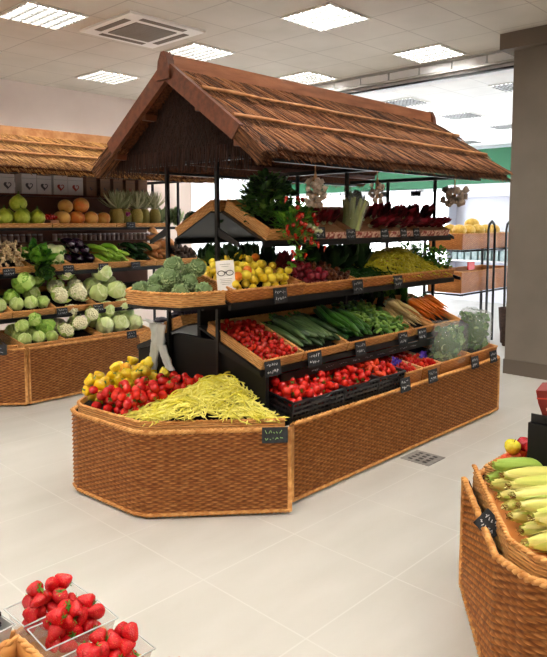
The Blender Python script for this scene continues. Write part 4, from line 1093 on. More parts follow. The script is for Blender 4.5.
for (x0, w, n, lab, grp, sd) in ((3.87, .22, 90, 'tiny red tomato in the wicker tray right of the plum tomatoes', 'tiny tomatoes in the first wicker tray', 54),
                                 (4.10, .24, 95, 'tiny red tomato in the wicker tray left of the bagged salad', 'tiny tomatoes in the second wicker tray', 55)):
    wicker_tray('narrow wicker tray of tiny tomatoes, ' + ('next to the plum tomatoes' if sd == 54 else 'next to the bagged salad'), w, .50, .11, TB(x0), 'wicker', flat(.07))
    heap(K_cherry, TB(x0), (.008, w - .008, .01, .49), n, lambda g: g.uniform(.014, .018), flat(.072), lab, 'tomato', grp, sd, tries=6)
vio = mat('violet_net', rgb(66, 40, 150), .4, .4, rgb(96, 60, 190), 40)
for (x, y, s) in ((3.9, 2.52, 1.0), (4.25, 2.53, .8)):
    b = MB(); g = random.Random(int(x * 10))
    for k in range(9):
        b.grid(4, 3, lambda u, v: ((u - .5) * .06, (v - .5) * .02, .008 * math.sin(u * 6)), T(g.uniform(-.03, .03), g.uniform(-.02, .04), .03 + g.uniform(0, .012)) @ rrot(g))
    tag(b.build('violet_wrapper', vio, None, True, T(x + .04, y + .05, .587) @ S(s)), 'crumpled violet wrapper on the tiny tomatoes ' + ('beside the plum tomatoes' if x < 4 else 'by the second price sign'), 'wrapper')
for x0, w, lb in ((4.35, .45, 'wicker tray under the nearer bag of salad'), (4.81, .46, 'wicker tray under the bag of salad at the right end')):
    wicker_tray(lb, w, .5, .11, TB(x0), 'wicker', flat(.05))

# ---- bagged salad
bagm = bpy.data.materials.new('clear_plastic_bag'); bagm.use_nodes = True; nt = bagm.node_tree; Lk = nt.links.new
pb = nt.nodes['Principled BSDF']; pb.inputs['Base Color'].default_value = rgb(226, 238, 230); pb.inputs['Roughness'].default_value = .15; pb.inputs['Specular IOR Level'].default_value = .7
tr = nt.nodes.new('ShaderNodeBsdfTransparent'); mx = nt.nodes.new('ShaderNodeMixShader'); mx.inputs[0].default_value = .27
n2 = nt.nodes.new('ShaderNodeTexNoise'); n2.inputs['Scale'].default_value = 18; n2.inputs['Detail'].default_value = 5; n2.inputs['Distortion'].default_value = 1.2
tc = nt.nodes.new('ShaderNodeTexCoord'); bp_ = nt.nodes.new('ShaderNodeBump'); bp_.inputs['Strength'].default_value = 1; bp_.inputs['Distance'].default_value = .03
Lk(tc.outputs['Object'], n2.inputs['Vector']); Lk(n2.outputs['Fac'], bp_.inputs['Height']); Lk(bp_.outputs[0], pb.inputs['Normal'])
Lk(tr.outputs[0], mx.inputs[1]); Lk(pb.outputs[0], mx.inputs[2]); Lk(mx.outputs[0], nt.nodes['Material Output'].inputs['Surface'])
G_salad = attr_mat('salad_leaf', [rgb(50, 96, 40), rgb(96, 148, 70), rgb(180, 210, 134)], .5, .2)
def salad_bag(label, Mx, R0, H, seed, lab2):
    g = random.Random(seed); b = MB()
    b.lathe([(.02, .0), (R0 * .8, .0), (R0 * .98, .03), (R0, H * .45), (R0 * .98, H * .8), (R0 * .86, H * .96), (R0 * .5, H * 1.02), (R0 * .2, H * .98), (.02, H)], 40, None,
            lambda r, q, z: (r * (1 + .035 * noise.noise(V((math.cos(q) * 3, math.sin(q) * 3, z * 14 + seed))) * 2), z + .01 * noise.noise(V((q * 2, r * 9, seed))) * 2))
    o = b.build('salad_bag', bagm, None, True, Mx); tag(o, label, 'bag')
    l = MB()
    for k in range(170):
        a = g.uniform(0, PI2); rr = R0 * math.sqrt(g.uniform(.3, .88)); z = g.uniform(.03, H * .9)
        blade(l, T(rr * .72 * math.cos(a), rr * .72 * math.sin(a), z) @ rrot(g) @ T(0, -.03, 0), .075, .05, 1.2, .5, .12, 5, 5, g.uniform(.05, .95), .8, k)
    l.ball(R0 * .72, 12, 8, T(0, 0, H * .48) @ S(1, 1, H * .6 / R0), None, (0, 0, .1))
    # keep every leaf inside the bag
    vv = []
    for x, y, z in l.v:
        q = math.hypot(x, y); k = min(1, R0 * .92 / max(q, 1e-6)); vv.append((x * k, y * k, min(max(z, .012), H * .93)))
    l.v = vv
    s = l.build('curly_salad', G_salad, None, True, Mx); tag(s, lab2, 'salad')
salad_bag('clear plastic bag full of curly salad, left and nearer of the two', T(4.66, 2.60, .505) @ RX(.05) @ RY(.03) @ S(1.15, .8, 1), .18, .31, 1, 'curly green salad packed in the nearer plastic bag')
salad_bag('clear plastic bag full of curly salad at the right end of the stand', T(5.17, 2.64, .515) @ RX(.05) @ RY(.10) @ S(1, .85, 1), .165, .35, 2, 'curly green salad packed in the plastic bag at the right end')

# ---- top shelf (front): wicker tray, then papered crates
wicker_tray('wicker tray of dark leafy greens at the near end of the top shelf', .42, .42, .075, TM(2.85, L3), 'wicker_pale', flat(.03))
wicker_tray('back wicker tray of dark cabbage at the near end of the top shelf', .42, .42, .075, TMb(3.27, L3), 'wicker_pale', flat(.03))
b = MB(); b.box(0, .012, -.2, .2, -.05, .05); 
# papered fruit crates: printed strip in red and cream
pp = bpy.data.materials.new('printed_paper_strip'); pp.use_nodes = True; nt = pp.node_tree; Lk = nt.links.new; pbs = nt.nodes['Principled BSDF']; pbs.inputs['Roughness'].default_value = .6
tc = nt.nodes.new('ShaderNodeTexCoord'); wv = nt.nodes.new('ShaderNodeTexNoise'); wv.inputs['Scale'].default_value = 38; wv.inputs['Detail'].default_value = 1
cr = nt.nodes.new('ShaderNodeValToRGB'); cr.color_ramp.elements[0].color = rgb(156, 60, 50); cr.color_ramp.elements[1].color = rgb(226, 190, 166); cr.color_ramp.elements[0].position = .4; cr.color_ramp.elements[1].position = .58
Lk(tc.outputs['Object'], wv.inputs['Vector']); Lk(wv.outputs['Fac'], cr.inputs['Fac']); Lk(cr.outputs[0], pbs.inputs['Base Color'])
wood = mat('poplar_wood', rgb(150, 106, 74), .7, .2, rgb(176, 132, 98), 20, stretch=(1, 6, 6))
for k, (x0, w) in enumerate(((3.28, .42), (3.71, .42), (4.14, .42), (4.57, .44))):
    lab = ['papered wooden crate beside the near wicker tray of the top shelf', 'papered wooden crate under the bagged celery', 'papered wooden crate of dark red chicory', 'papered wooden crate at the right end of the top shelf'][k]
    o = thing('fruit_crate', lab, 'crate', TM(x0, L3)); b = MB()
    b.box(0, w, 0, .008, 0, .055); b.box(0, w, .40, .408, 0, .055); b.box(0, .008, .008, .4, 0, .055); b.box(w - .008, w, .008, .4, 0, .055); b.box(.008, w - .008, .008, .4, 0, .02); b.build('crate_body', wood, o)
    b = MB(); b.box(.004, w - .004, -.0015, -.0003, .004, .052); b.build('paper_strip', pp, next(c for c in bpy.data.objects if c.parent is o))

# ---- leafy things
def bunch(nm, m, Mx, label, cat, n=26, L=.16, W=.07, spread=1.0, curl=.9, ruff=.1, seed=1, stalk=0, group=None, ball=None, tip=.8, sc=1.0, smat=None, up=.9):
    g = random.Random(seed); b = MB()
    for k in range(n):
        a = g.uniform(0, PI2); el = g.uniform(0, spread)
        blade(b, RZ(a) @ T(0, g.uniform(0, .012), g.uniform(0, .02)) @ RX(PI / 2 - el) if up > .5 else RZ(a) @ RX(g.uniform(-.1, .6)), L * g.uniform(.7, 1.1), W * g.uniform(.7, 1.1), curl * g.uniform(.5, 1.3), .35, ruff, 6, 4, g.uniform(.05, .95), tip, k, stalk)
    o = b.build(nm, m, None, True, Mx @ S(sc)); tag(o, label, cat, group); return o
G_bush = attr_mat('bush_leaf', [rgb(22, 46, 18), rgb(46, 84, 34), rgb(92, 130, 62)], .45, .2)
# dark bushy basil-like greens near the top left, with the fruiting chilli plant in front
def bush(nm, Mx, rx, ry, rz, n, m, label, cat, seed, L=.05, W=.022, tone=(0, 1)):
    g = random.Random(seed); b = MB(); s = MB()
    for k in range(n):
        th = math.acos(1 - 2 * g.random() * .85); ph = g.uniform(0, PI2); q = g.uniform(.45, 1) ** .6
        p = V((rx * math.sin(th) * math.cos(ph), ry * math.sin(th) * math.sin(ph), rz * math.cos(th))) * q
        blade(b, T(*p) @ RZ(ph - PI / 2) @ RX(g.uniform(-.7, .8)) @ RY(g.uniform(-.6, .6)), L * g.uniform(.6, 1.2), W * g.uniform(.7, 1.2), g.uniform(.2, 1), .3, .03, 4, 2, g.uniform(*tone))
        if k % 6 == 0: s.tube([(0, 0, -rz * .6), tuple(p * .5 + V((0, 0, -.02))), tuple(p)], [.004, .003, .0015], 4, None, (0, 0, .3))
    o = thing(nm, label, cat, Mx); b.build('leaves', m, o, True); s.build('stems', M['stem'], o, True); return o
bush('leafy_plant', T(2.98, 2.93, 1.71), .16, .13, .17, 420, G_bush, 'dark bushy leafy plant on the near end of the top shelf', 'plant', 61, .06, .03)
bush('leafy_plant', T(3.16, 3.08, 1.77), .18, .14, .15, 360, G_bush, 'dark leafy plant behind the chilli plant, under the roof edge', 'plant', 62, .06, .03)
cp = bush('chilli_plant', T(3.06, 2.76, 1.60), .13, .09, .15, 360, G_mid, 'chilli plant with red and pale fruits hanging over the top shelf edge', 'plant', 63, .055, .02)
chm = mat('red_chilli_skin', rgb(150, 20, 18), .25, .5, rgb(186, 48, 26), 8); chp = mat('pale_chilli_skin', rgb(196, 196, 150), .3, .5)
g = random.Random(64)
def chilli(r, L): return MB().lathe([(.002, -L), (r * .5, -L * .7), (r, -L * .2), (r * .9, 0), (.002, .004)], 8)
CH = chilli(.011, .045).mesh('red_chilli', chm); CHp = MB().ball(.014, 10, 7).mesh('pale_chilli', chp); CHr = MB().ball(.015, 10, 7).mesh('red_chilli', chm)
for k in range(42):
    x = g.gauss(-.02, .08); z = g.uniform(-.2, .16); leafobj(None, g.choice((CH, CHr)), 'red_chilli', cp).matrix_local = T(x - z * .15, g.uniform(-.12, -.06), z) @ RX(g.uniform(-.6, .6)) @ RY(g.uniform(-.6, .6))
for k in range(9): leafobj(None, CHp, 'pale_chilli', cp, 'pale unripe chilli').matrix_local = T(g.uniform(.03, .14), g.uniform(-.12, -.07), g.uniform(-.08, .05))
b = MB()
for k in range(70):
    x = g.uniform(-.12, .1); blade(b, T(x, g.uniform(-.09, -.03), g.uniform(-.26, -.05)) @ RZ(g.uniform(2, 4.3)) @ RX(g.uniform(-1.3, .2)), .06, .02, .6, .3, 0, 4, 2, g.uniform(0, 1))
b.build('hanging_leaves', G_mid, cp, True)
for i, (x, y, z, r, sd) in enumerate(((3.0, 3.42, 1.66, .085, 1), (3.14, 3.40, 1.67, .08, 2), (2.98, 3.62, 1.585, .085, 3), (3.14, 3.60, 1.59, .08, 4))):
    spawn(K_purple[0] if i % 2 else K_lettuce[0], T(x, y, z) @ RZ(sd) @ S(r), ['dark green lettuce at the back peak of the top shelf', 'dark purple cabbage beside the lettuce at the back peak', 'dark green lettuce low in the back tray of the top shelf', 'dark purple cabbage low in the back tray of the top shelf'][i], 'cabbage')
# dark kale heads behind the lemons
for i, (x, y) in enumerate(((2.66, 3.06), (2.82, 3.07), (2.98, 3.05), (3.14, 3.07), (2.74, 3.2), (2.92, 3.2), (3.08, 3.2))):
    bunch('kale_bunch', G_dark, T(x, y, 1.29), 'dark curly kale', 'kale', 30, .17, .09, 1.1, 1.0, .16, 70 + i, group='kale behind the lemons')['label'] = 'bunch of dark curly kale behind the lemons on the middle shelf'
# savoy-like dark leaves between radish and beans, spring greens
for i, (x, y, z) in enumerate(((3.70, 2.96, 1.26), (3.86, 2.98, 1.26), (4.03, 2.97, 1.26), (3.56, 3.04, 1.27), (4.2, 3.08, 1.27))):
    bunch('spring_greens', G_dark, T(x, y, z), 'bunch', 'greens', 20, .21, .12, 1.25, 1.2, .06, 90 + i)['label'] = \
        ['broad dark green leaves directly right of the chestnuts', 'broad dark green leaves under the bagged celery', 'broad dark green leaves left of the dull yellow beans', 'broad dark green leaves behind the chestnuts', 'broad dark green leaves behind the dull yellow beans'][i]
bunch('beetroot_leaves', G_red, T(3.22, 3.0, 1.27), 'dark red leaf bunch behind the small beetroots', 'greens', 22, .14, .07, 1.0, .9, .08, 99)
for i, (x, y, z) in enumerate(((4.93, 2.84, 1.27), (4.95, 3.0, 1.31), (4.84, 3.08, 1.30))):
    bush('herb_bunch', T(x, y, z), .11, .10, .12, 210, G_mid, ['bunch of green herbs at the right end of the middle shelf, frontmost', 'bunch of green herbs beside the right post', 'bunch of green herbs behind the dull yellow beans'][i], 'herbs', 110 + i, .04, .022, (0, .7))
for i, x in enumerate((4.30, 4.45, 4.62, 4.80)):
    bunch('leafy_greens', G_dark if i < 2 else G_mid, T(x, 3.1, .90), 'x', 'greens', 24, .15, .07, 1.0, 1, .1, 120 + i)['label'] = \
        ['dark leafy bunch behind the gherkins', 'dark leafy bunch behind the parsnips', 'green leafy bunch behind the parsnips and carrots', 'green leafy bunch behind the carrots'][i]
# red chicory on the top shelf
def chicory(seed):
    g = random.Random(seed); b = MB()
    for k in range(26): blade(b, RZ(g.uniform(0, PI2)) @ RX(PI / 2 - g.uniform(0, .55)), g.uniform(.14, .2), .075, g.uniform(.3, .9), .35, .12, 6, 4, g.uniform(0, 1), .7, k)
    b2 = MB(); b2.lathe([(.01, -.03), (.022, -.025), (.026, .01), (.02, .05)], 8); return ('red_chicory', b.mesh('red_chicory', G_red), [('root_end', b2.mesh('chicory_root', M['stem_pale']))])
K_chi = [chicory(s) for s in range(3)]
chs = []
for i in range(22):
    x = 4.06 + i * .046; r = i % 2
    chs.append(spawn(K_chi[i % 3], T(x, 2.90 + .11 * r, 1.575 + .05 * r) @ RZ(g.uniform(-.9, .9)) @ RX(1.15 - .8 * r) @ RY(g.uniform(-.6, .6)) @ S(.76), 'dark red chicory head on the top shelf right of the celery', 'chicory', 'red chicory on the top shelf'))
for i in range(5): chs.append(spawn(K_chi[i % 3], T(3.34 + i * .075, 2.94, 1.60) @ RX(.7) @ RZ(g.uniform(0, 6)) @ S(.62), 'small dark red chicory head left of the celery', 'chicory', 'small red chicory beside the chilli plant'))
# bagged celery
cel = thing('bagged_celery', 'pale green celery in a clear bag standing on the top shelf', 'celery', T(3.78, 2.87, 1.54) @ RX(-.05) @ RY(.32) @ S(1.05))
b = MB(); g = random.Random(5)
for k in range(16):
    a = k * 2.4; r = .018 + .028 * math.sqrt(k / 16)
    b.tube([(r * math.cos(a), r * math.sin(a), 0), (r * 1.3 * math.cos(a), r * 1.3 * math.sin(a), .12), (r * 2.0 * math.cos(a), r * 2 * math.sin(a), .21)], [.018, .014, .008], 8, None, (0, 0, g.uniform(.3, 1)))
b.build('stalks', G_light, cel, True)
b = MB()
for k in range(26): blade(b, T(0, 0, .17) @ RZ(g.uniform(0, PI2)) @ T(0, .03, 0) @ RX(g.uniform(.7, 1.5)), .11, .05, .7, .3, .1, 5, 3, g.uniform(0, 1))
b.build('leaves', G_dark, cel, True)
b = MB(); b.lathe([(.045, -.01), (.06, .0), (.07, .1), (.092, .2), (.10, .27), (.085, .275)], 28, None, lambda r, q, z: (r * (1 + .06 * math.sin(q * 5 + z * 20)), z + .02 * math.sin(3 * q)))
b.f = b.f[:-2]; b.build('clear_bag', bagm, cel, True)
# garlic hung from the eave
def garlic(label, Mx, n, rx, L, r, seed):
    g = random.Random(seed); o = thing('garlic_braid', label, 'garlic', Mx); bank = []
    s = MB(); s.tube([(0, 0, .06), (0, 0, 0), (.004, 0, -.05), (0, 0, -L * .9)], [.003, .004, .012, .01], 7); 
    for k in range(5): s.tube([(0, 0, -.02), (g.uniform(-.02, .02), g.uniform(-.02, .02), -.06)], .004, 5)
    s.build('plait', M['batten'], o, True)
    for k in range(n):
        best = None
        for t in range(20):
            a = g.uniform(0, PI2); q = math.sqrt(g.random()); z = -.05 - g.random() * (L - .05)
            e = rx * (1 - .35 * abs((z + .05 + (L - .05) / 2) / (L / 2)) ** 2); p = V((q * e * math.cos(a), q * e * math.sin(a), z))
            dmin = min([(p - c).length for c in bank] + [9])
            if best is None or dmin > best[0]: best = (dmin, p, a)
        bank.append(best[1]); c = leafobj(None, GB, 'garlic_bulb', o)
        c.matrix_local = T(*best[1]) @ RZ(best[2]) @ RY(PI / 2 + g.uniform(-.5, .9)) @ RZ(g.uniform(0, 6)) @ S(r * g.uniform(.85, 1.1))
    return o
garlic('long garlic braid hanging from the eave above the small beetroots', T(3.05, 2.585, 1.90), 46, .06, .20, .019, 1)
garlic('small garlic braid hanging in the shade right of the celery', T(3.69, 2.59, 1.90), 18, .045, .16, .019, 2)
garlic('wide garlic bunch hanging at the right end of the eave', T(4.72, 2.585, 1.90), 22, .10, .16, .03, 3)

# ================================================================== BACK STAND
def BT(x0, off, z, t): return T(x0, CL - off + .008, z + .001) @ RX(D(t))
for x0, x1, lb in ((2.6, 2.98, 'of savoy cabbages in the bottom row of the back stand'), (2.985, 3.37, 'of cauliflowers in the bottom row of the back stand'), (3.375, 3.9, 'of white cabbages in the bottom row of the back stand')):
    wicker_tray('wicker tray ' + lb, x1 - x0, .5, .085, T(x0, 5.5, .452) @ RX(D(8)), 'wicker_pale', flat(.045))
for x0, x1, lb in ((2.19, 2.57, 'of cabbages at the left edge of the third row'), (2.58, 2.98, 'of savoy cabbages in the third row of the back stand'), (2.985, 3.40, 'of cauliflowers in the third row of the back stand'), (3.405, 3.85, 'of white cabbages in the third row of the back stand')):
    wicker_tray('wicker tray ' + lb, x1 - x0, .5, .06, BT(x0, .60, .755, 18), 'wicker_pale', flat(.012))
def settle(items, floor, group=None):
    """items: (kind, x, y, r, label, category); each rests on the floor or on the ones before"""
    bank = []; res = []
    for i, (k, x, y, r, lab, cat) in enumerate(items):
        z = floor(x, y) + r * .95
        for (a, b2, c, q) in bank:
            dd = math.hypot(a - x, b2 - y); s = (r + q) * .95
            if dd < s: z = max(z, c + math.sqrt(s * s - dd * dd))
        bank.append((x, y, z, r)); g = random.Random(i + int(x * 100))
        rot = RZ(g.uniform(0, 6)) @ RX(g.uniform(-.35, .35)) if cat in ('cauliflower',) else (RX(.7) if cat == 'pomelo0' else RZ(g.uniform(0, 6)) @ RX(g.uniform(-.5, .5)))
        if cat == 'pineapple' or cat == 'pomelo': rot = RZ(g.uniform(0, 6)) @ RX(g.uniform(-.12, .12))
        if cat == 'cauliflower': rot = RX(.7) @ rot
        o = spawn(k, T(x, y, z) @ rot @ S(r), lab, cat, group); res.append(o)
    return res
bfl = lambda x, y: .50 + (y - 5.5) * math.tan(D(8))
def cab(k, x, y, r, lab): return (k, x, y, r, lab, 'cabbage')
sm = settle([cab(K_small[0], 2.66, 5.60, .058, ''), cab(K_small[1], 2.79, 5.60, .058, ''), cab(K_small[0], 2.91, 5.59, .055, ''), cab(K_small[1], 2.66, 5.73, .058, ''), cab(K_small[0], 2.78, 5.73, .055, ''),
    cab(K_savoy[0], 2.905, 5.72, .095, ''), cab(K_small[1], 2.67, 5.87, .062, ''), cab(K_small[0], 2.80, 5.87, .06, ''), cab(K_small[1], 2.66, 5.66, .064, ''), cab(K_savoy[1], 2.78, 5.67, .068, ''), cab(K_small[0], 2.75, 5.82, .062, '')], bfl)
ordinal(sm, '{} of the green cabbages in the lowest savoy tray')
wh = settle([cab(K_whitec[i % 2], x, y, r, '') for i, (x, y, r) in enumerate(((3.47, 5.61, .085), (3.64, 5.60, .086), (3.81, 5.60, .08), (3.50, 5.80, .085), (3.68, 5.79, .085), (3.83, 5.78, .078), (3.56, 5.71, .082), (3.74, 5.71, .08)))], bfl)
ordinal(wh, '{} of the smooth white cabbages in the bottom row')
cf = settle([(K_caul[i % 2], x, y, r, '', 'cauliflower') for i, (x, y, r) in enumerate(((3.06, 5.61, .08), (3.20, 5.60, .08), (3.33, 5.61, .075), (3.08, 5.78, .085), (3.26, 5.78, .088), (3.17, 5.70, .078)))], bfl)
ordinal(cf, '{} of the leafy cauliflowers in the bottom row')
tfl = lambda x, y: .785 + (y - 5.65) * math.tan(D(18))
sv = settle([cab(K_small[0], 2.66, 5.74, .06, ''), cab(K_small[1], 2.79, 5.73, .062, ''), cab(K_small[0], 2.91, 5.74, .058, ''), cab(K_savoy[0], 2.68, 5.88, .07, ''), cab(K_small[1], 2.88, 5.90, .075, ''), cab(K_savoy[1], 2.77, 5.83, .098, ''), cab(K_savoy[0], 2.93, 5.96, .105, '')], tfl)
ordinal(sv, '{} of the savoy cabbages in the third row')
sv2 = settle([cab(K_small[0], 2.5, 5.74, .062, ''), cab(K_small[1], 2.37, 5.74, .062, ''), cab(K_savoy[0], 2.49, 5.9, .075, ''), cab(K_small[1], 2.45, 5.84, .075, '')], tfl)
ordinal(sv2, '{} of the cabbages in the tray at the left edge')
cf2 = settle([(K_caul[i % 2], x, y, r, '', 'cauliflower') for i, (x, y, r) in enumerate(((3.08, 5.76, .095), (3.28, 5.76, .098), (3.14, 5.93, .095), (3.34, 5.92, .09), (3.2, 5.85, .08)))], tfl)
ordinal(cf2, '{} of the cauliflowers in the third row')
wh2 = settle([cab(K_whitec[i % 2], x, y, r, '') for i, (x, y, r) in enumerate(((3.50, 5.76, .09), (3.71, 5.76, .095), (3.54, 5.94, .085), (3.74, 5.95, .085), (3.60, 5.85, .098)))], tfl)
ordinal(wh2, '{} of the smooth white cabbages in the third row')
# dark squashes at the very left edge
dsq = cabbage_kind('dark_squash', attr_mat('dark_squash_skin', [rgb(50, 46, 26), rgb(78, 70, 40), rgb(100, 92, 56)], .5), .02, 30)
ds = settle([(dsq, 2.44, 5.76, .08, '', 'squash'), (dsq, 2.46, 5.94, .085, '', 'squash')], lambda x, y: .44)
ordinal(ds, '{} of the dark squashes in the bin cut by the left edge')
# second row
row2 = ((2.3, .54, 'of ginger in the second row of the back stand'), (2.85, .19, 'of curly salad in the second row of the back stand'), (3.05, .18, 'of pale squashes in the second row'), (3.24, .35, 'of aubergines'), (3.60, .36, 'of pale green courgettes'), (3.97, .26, 'of dark courgettes on the back stand'), (4.24, .31, 'of sweet potatoes'), (4.56, .29, 'of dark potatoes on the back stand'))
for x0, w, lb in row2: wicker_tray('wicker tray ' + lb, w, .44, .06, BT(x0, .45, 1.135, 14), 'wicker_pale', flat(.014))
f = crown(.54, .44, .014, .06)
heap(K_gin, BT(2.3, .45, 1.135, 14), (.01, .53, .01, .43), 120, lambda g: g.uniform(.028, .038), f, 'knobbly pale ginger root at the left of the second row', 'ginger', 'ginger roots', 131, r0=1.0)
def big_salad(nm, Mx, label, m, seed, sc):
    o = bunch(nm, m, Mx, label, 'salad', 70, .17, .085, 1.5, 1.1, .2, seed, sc=sc); return o
big_salad('curly_lettuce', T(2.90, 5.84, 1.24) @ RX(.85) @ S(1.2), 'bright green curly lettuce head beside the ginger', G_mid, 140, 1.0)
big_salad('curly_lettuce', T(2.93, 5.80, 1.16) @ RX(1.7), 'dark frilly lettuce leaves hanging below the bright green lettuce', attr_mat('frilly_leaf', [rgb(20, 44, 16), rgb(48, 90, 34), rgb(110, 150, 70)], .5, .2), 141, .8)
big_salad('curly_lettuce', T(2.86, 6.0, 1.25) @ RX(.4), 'green lettuce half hidden behind the ginger', G_mid, 142, .7)
sq = [spawn(K_sq[0], BT(3.05, .45, 1.135, 14) @ T(x, y, z) @ RZ(PI + a) @ RY(a * 9) @ S(.84), '', 'squash') for x, y, z, a in ((.05, .19, .068, .12), (.14, .20, .068, -.06), (.095, .23, .150, .25), (.17, .27, .152, .1))]
ordinal(sq, '{} of the long pale squashes beside the lettuce')
au_ = rows(K_aub, BT(3.24, .45, 1.135, 14), .01, .34, .22, .02, .042, 7, '', 'aubergine', None, 144, layers=2, flip=0)
ordinal(au_, '{} of the shiny black aubergines on the back stand')
for i, o in enumerate(rows(K_zl, BT(3.60, .45, 1.135, 14), .01, .35, .2, .02, .028, 14, 'light green courgette between the aubergines and dark courgettes', 'courgette', 'pale green courgettes', 145, layers=3, skew=.15, jit=.12)): pass
rows(K_zd, BT(3.97, .45, 1.135, 14), .01, .25, .2, .02, .028, 11, 'shiny dark courgette left of the sweet potatoes', 'courgette', 'dark courgettes on the back stand', 146, layers=3, skew=.12)
rows(K_swp, BT(4.24, .45, 1.135, 14), .01, .30, .2, .02, .036, 14, 'brown sweet potato on the back stand', 'sweet potato', 'sweet potatoes', 147, layers=4, skew=.4, jit=.3)
heap(K_pot, BT(4.56, .45, 1.135, 14), (.01, .28, .01, .43), 42, lambda g: g.uniform(.026, .032), crown(.29, .44, .014, .05), 'dark potato in the tray behind the near posts', 'potato', 'dark potatoes', 148)
# top row tray line
for x0, w, lb in ((2.3, .82, 'under the pomelos'), (3.13, .70, 'under the grapefruits'), (3.84, .66, 'under the pineapples')):
    wicker_tray('low wicker tray %s on the top shelf of the back stand' % lb, w, .35, .035, T(x0, 5.935, 1.547), 'wicker_pale', flat(.012))
pfl = lambda x, y: 1.565
pom = settle([(K_pom[0], x, y, r, '', 'pomelo') for x, y, r in ((2.71, 6.04, .082), (2.87, 6.03, .082), (3.03, 6.04, .08), (2.64, 6.19, .08), (2.82, 6.19, .08), (2.98, 6.19, .08), (2.88, 6.11, .082))], pfl)
ordinal(pom, '{} of the green pomelos on the back top shelf')
gfs = settle([(K_gf[0], x, y, r, '', 'grapefruit') for x, y, r in ((3.29, 6.03, .076), (3.445, 6.03, .078), (3.60, 6.03, .076), (3.745, 6.03, .072), (3.35, 6.18, .076), (3.51, 6.18, .078), (3.67, 6.18, .074), (3.36, 6.10, .074), (3.53, 6.10, .084))], pfl)
ordinal(gfs, '{} of the blushed grapefruits on the back top shelf')
o = thing('berry_punnet', 'small card punnet of red berries between pomelos and grapefruits', 'punnet', T(3.13, 5.97, 1.56)); b = MB(); b.box(-.0, .09, 0, .09, 0, .06); b.build('card_box', M['batten'], o)
K_bry = [('red_berry', MB().ball(1, 9, 6).mesh('red_berry', tm_cherry), [])]
heap(K_bry, T(3.10, 5.97, 1.621), (-.03, .12, 0, .12), 36, lambda g: .013, flat(0), 'red berry in the punnet between pomelos and grapefruits', 'berry', 'red berries', 150)
pns = []
g = random.Random(7)
for i, (x, y) in enumerate(((3.92, 6.03), (4.04, 6.07), (4.16, 6.03), (4.28, 6.07), (4.40, 6.04), (3.98, 6.18), (4.12, 6.19), (4.25, 6.19), (4.37, 6.19))):
    pns.append(spawn(K_pine[i % 3], T(x, y, 1.565 + .09) @ RX(g.uniform(-.05, .05)) @ RZ(g.uniform(0, 6)) @ S(.1, .1, .094), '', 'pineapple', None))
ordinal(pns, '{} of the pineapples on the back top shelf')
pk = attr_mat('pink_petal', [rgb(176, 40, 120), rgb(214, 90, 164), rgb(236, 160, 200)], .5, .3)
bunch('pink_flower', pk, T(3.95, 5.93, 1.66) @ RX(.9), 'pink flower tucked in front of the pineapples', 'flower', 12, .06, .035, .9, .5, .02, 151)
for i, x in enumerate((4.5, 4.62, 4.74)):
    bunch('blue_green_kale', G_blue, T(x, 6.1, 1.56), 'x', 'greens', 26, .2, .1, 1.1, 1.1, .14, 160 + i)['label'] = '{} of the grey-green leaf bunches beside the pineapples'.format(['leftmost', 'middle', 'rightmost'][i])
# cartons on the upper shelf
cw = mat('white_carton', rgb(206, 196, 192), .6, .3, rgb(216, 208, 204), 4); cb = mat('brown_carton', rgb(132, 98, 76), .7, .2, rgb(144, 110, 88), 4)
red = mat('heart_print', rgb(168, 66, 56), .6, .2); gry = mat('grey_print', rgb(84, 78, 82), .6, .2)
def heart(s):
    pts = [(s * 16 * math.sin(t) ** 3 / 17, s * (13 * math.cos(t) - 5 * math.cos(2 * t) - 2 * math.cos(3 * t) - math.cos(4 * t)) / 17) for t in [2 * PI * k / 24 for k in range(24)]]
    b = MB(); b.prism(pts[::-1], 0, .0015); return b
cart = []
for i, (x0, x1, white, pr) in enumerate(((2.83, 2.975, 1, 0), (3.045, 3.20, 1, 0), (3.205, 3.36, 1, 0), (3.385, 3.54, 1, 1), (3.545, 3.72, 1, 1), (3.76, 3.88, 0, 0), (3.93, 4.05, 0, 0), (4.09, 4.21, 0, 0), (4.25, 4.37, 0, 1), (4.42, 4.54, 0, 0))):
    o = thing('carton', '', 'carton', T(x0, 6.37, 1.881)); b = MB(); b.box(0, x1 - x0, 0, .14, 0, .185 + .01 * (i % 2)); bx_ = b.build('box', cw if white else cb, o)
    fl = MB(); fl.box(.004, x1 - x0 - .004, -.001, .0, .15, .152); fl.build('tape', gry, bx_)
    cx = (x1 - x0) / 2
    h = heart(.042 if white else .024); me = h.mesh('print', red if pr else gry, False)
    c = leafobj(None, me, 'printed_heart', bx_, 'dark red printed heart' if pr else 'dark grey printed heart'); c.matrix_local = T(cx, -.0003, .075) @ RX(PI / 2)
    h2 = heart(.022 if white else .014).mesh('print', cw if white else cb, False); c = leafobj(None, h2, 'printed_spot', bx_); c.matrix_local = T(cx + .008, -.0018, .08) @ RX(PI / 2)
    cart.append(o)
ordinal(cart[:5], '{} of the five white cartons under the back thatch'); ordinal(cart[5:], '{} of the brown cartons under the back thatch, above the pineapples')
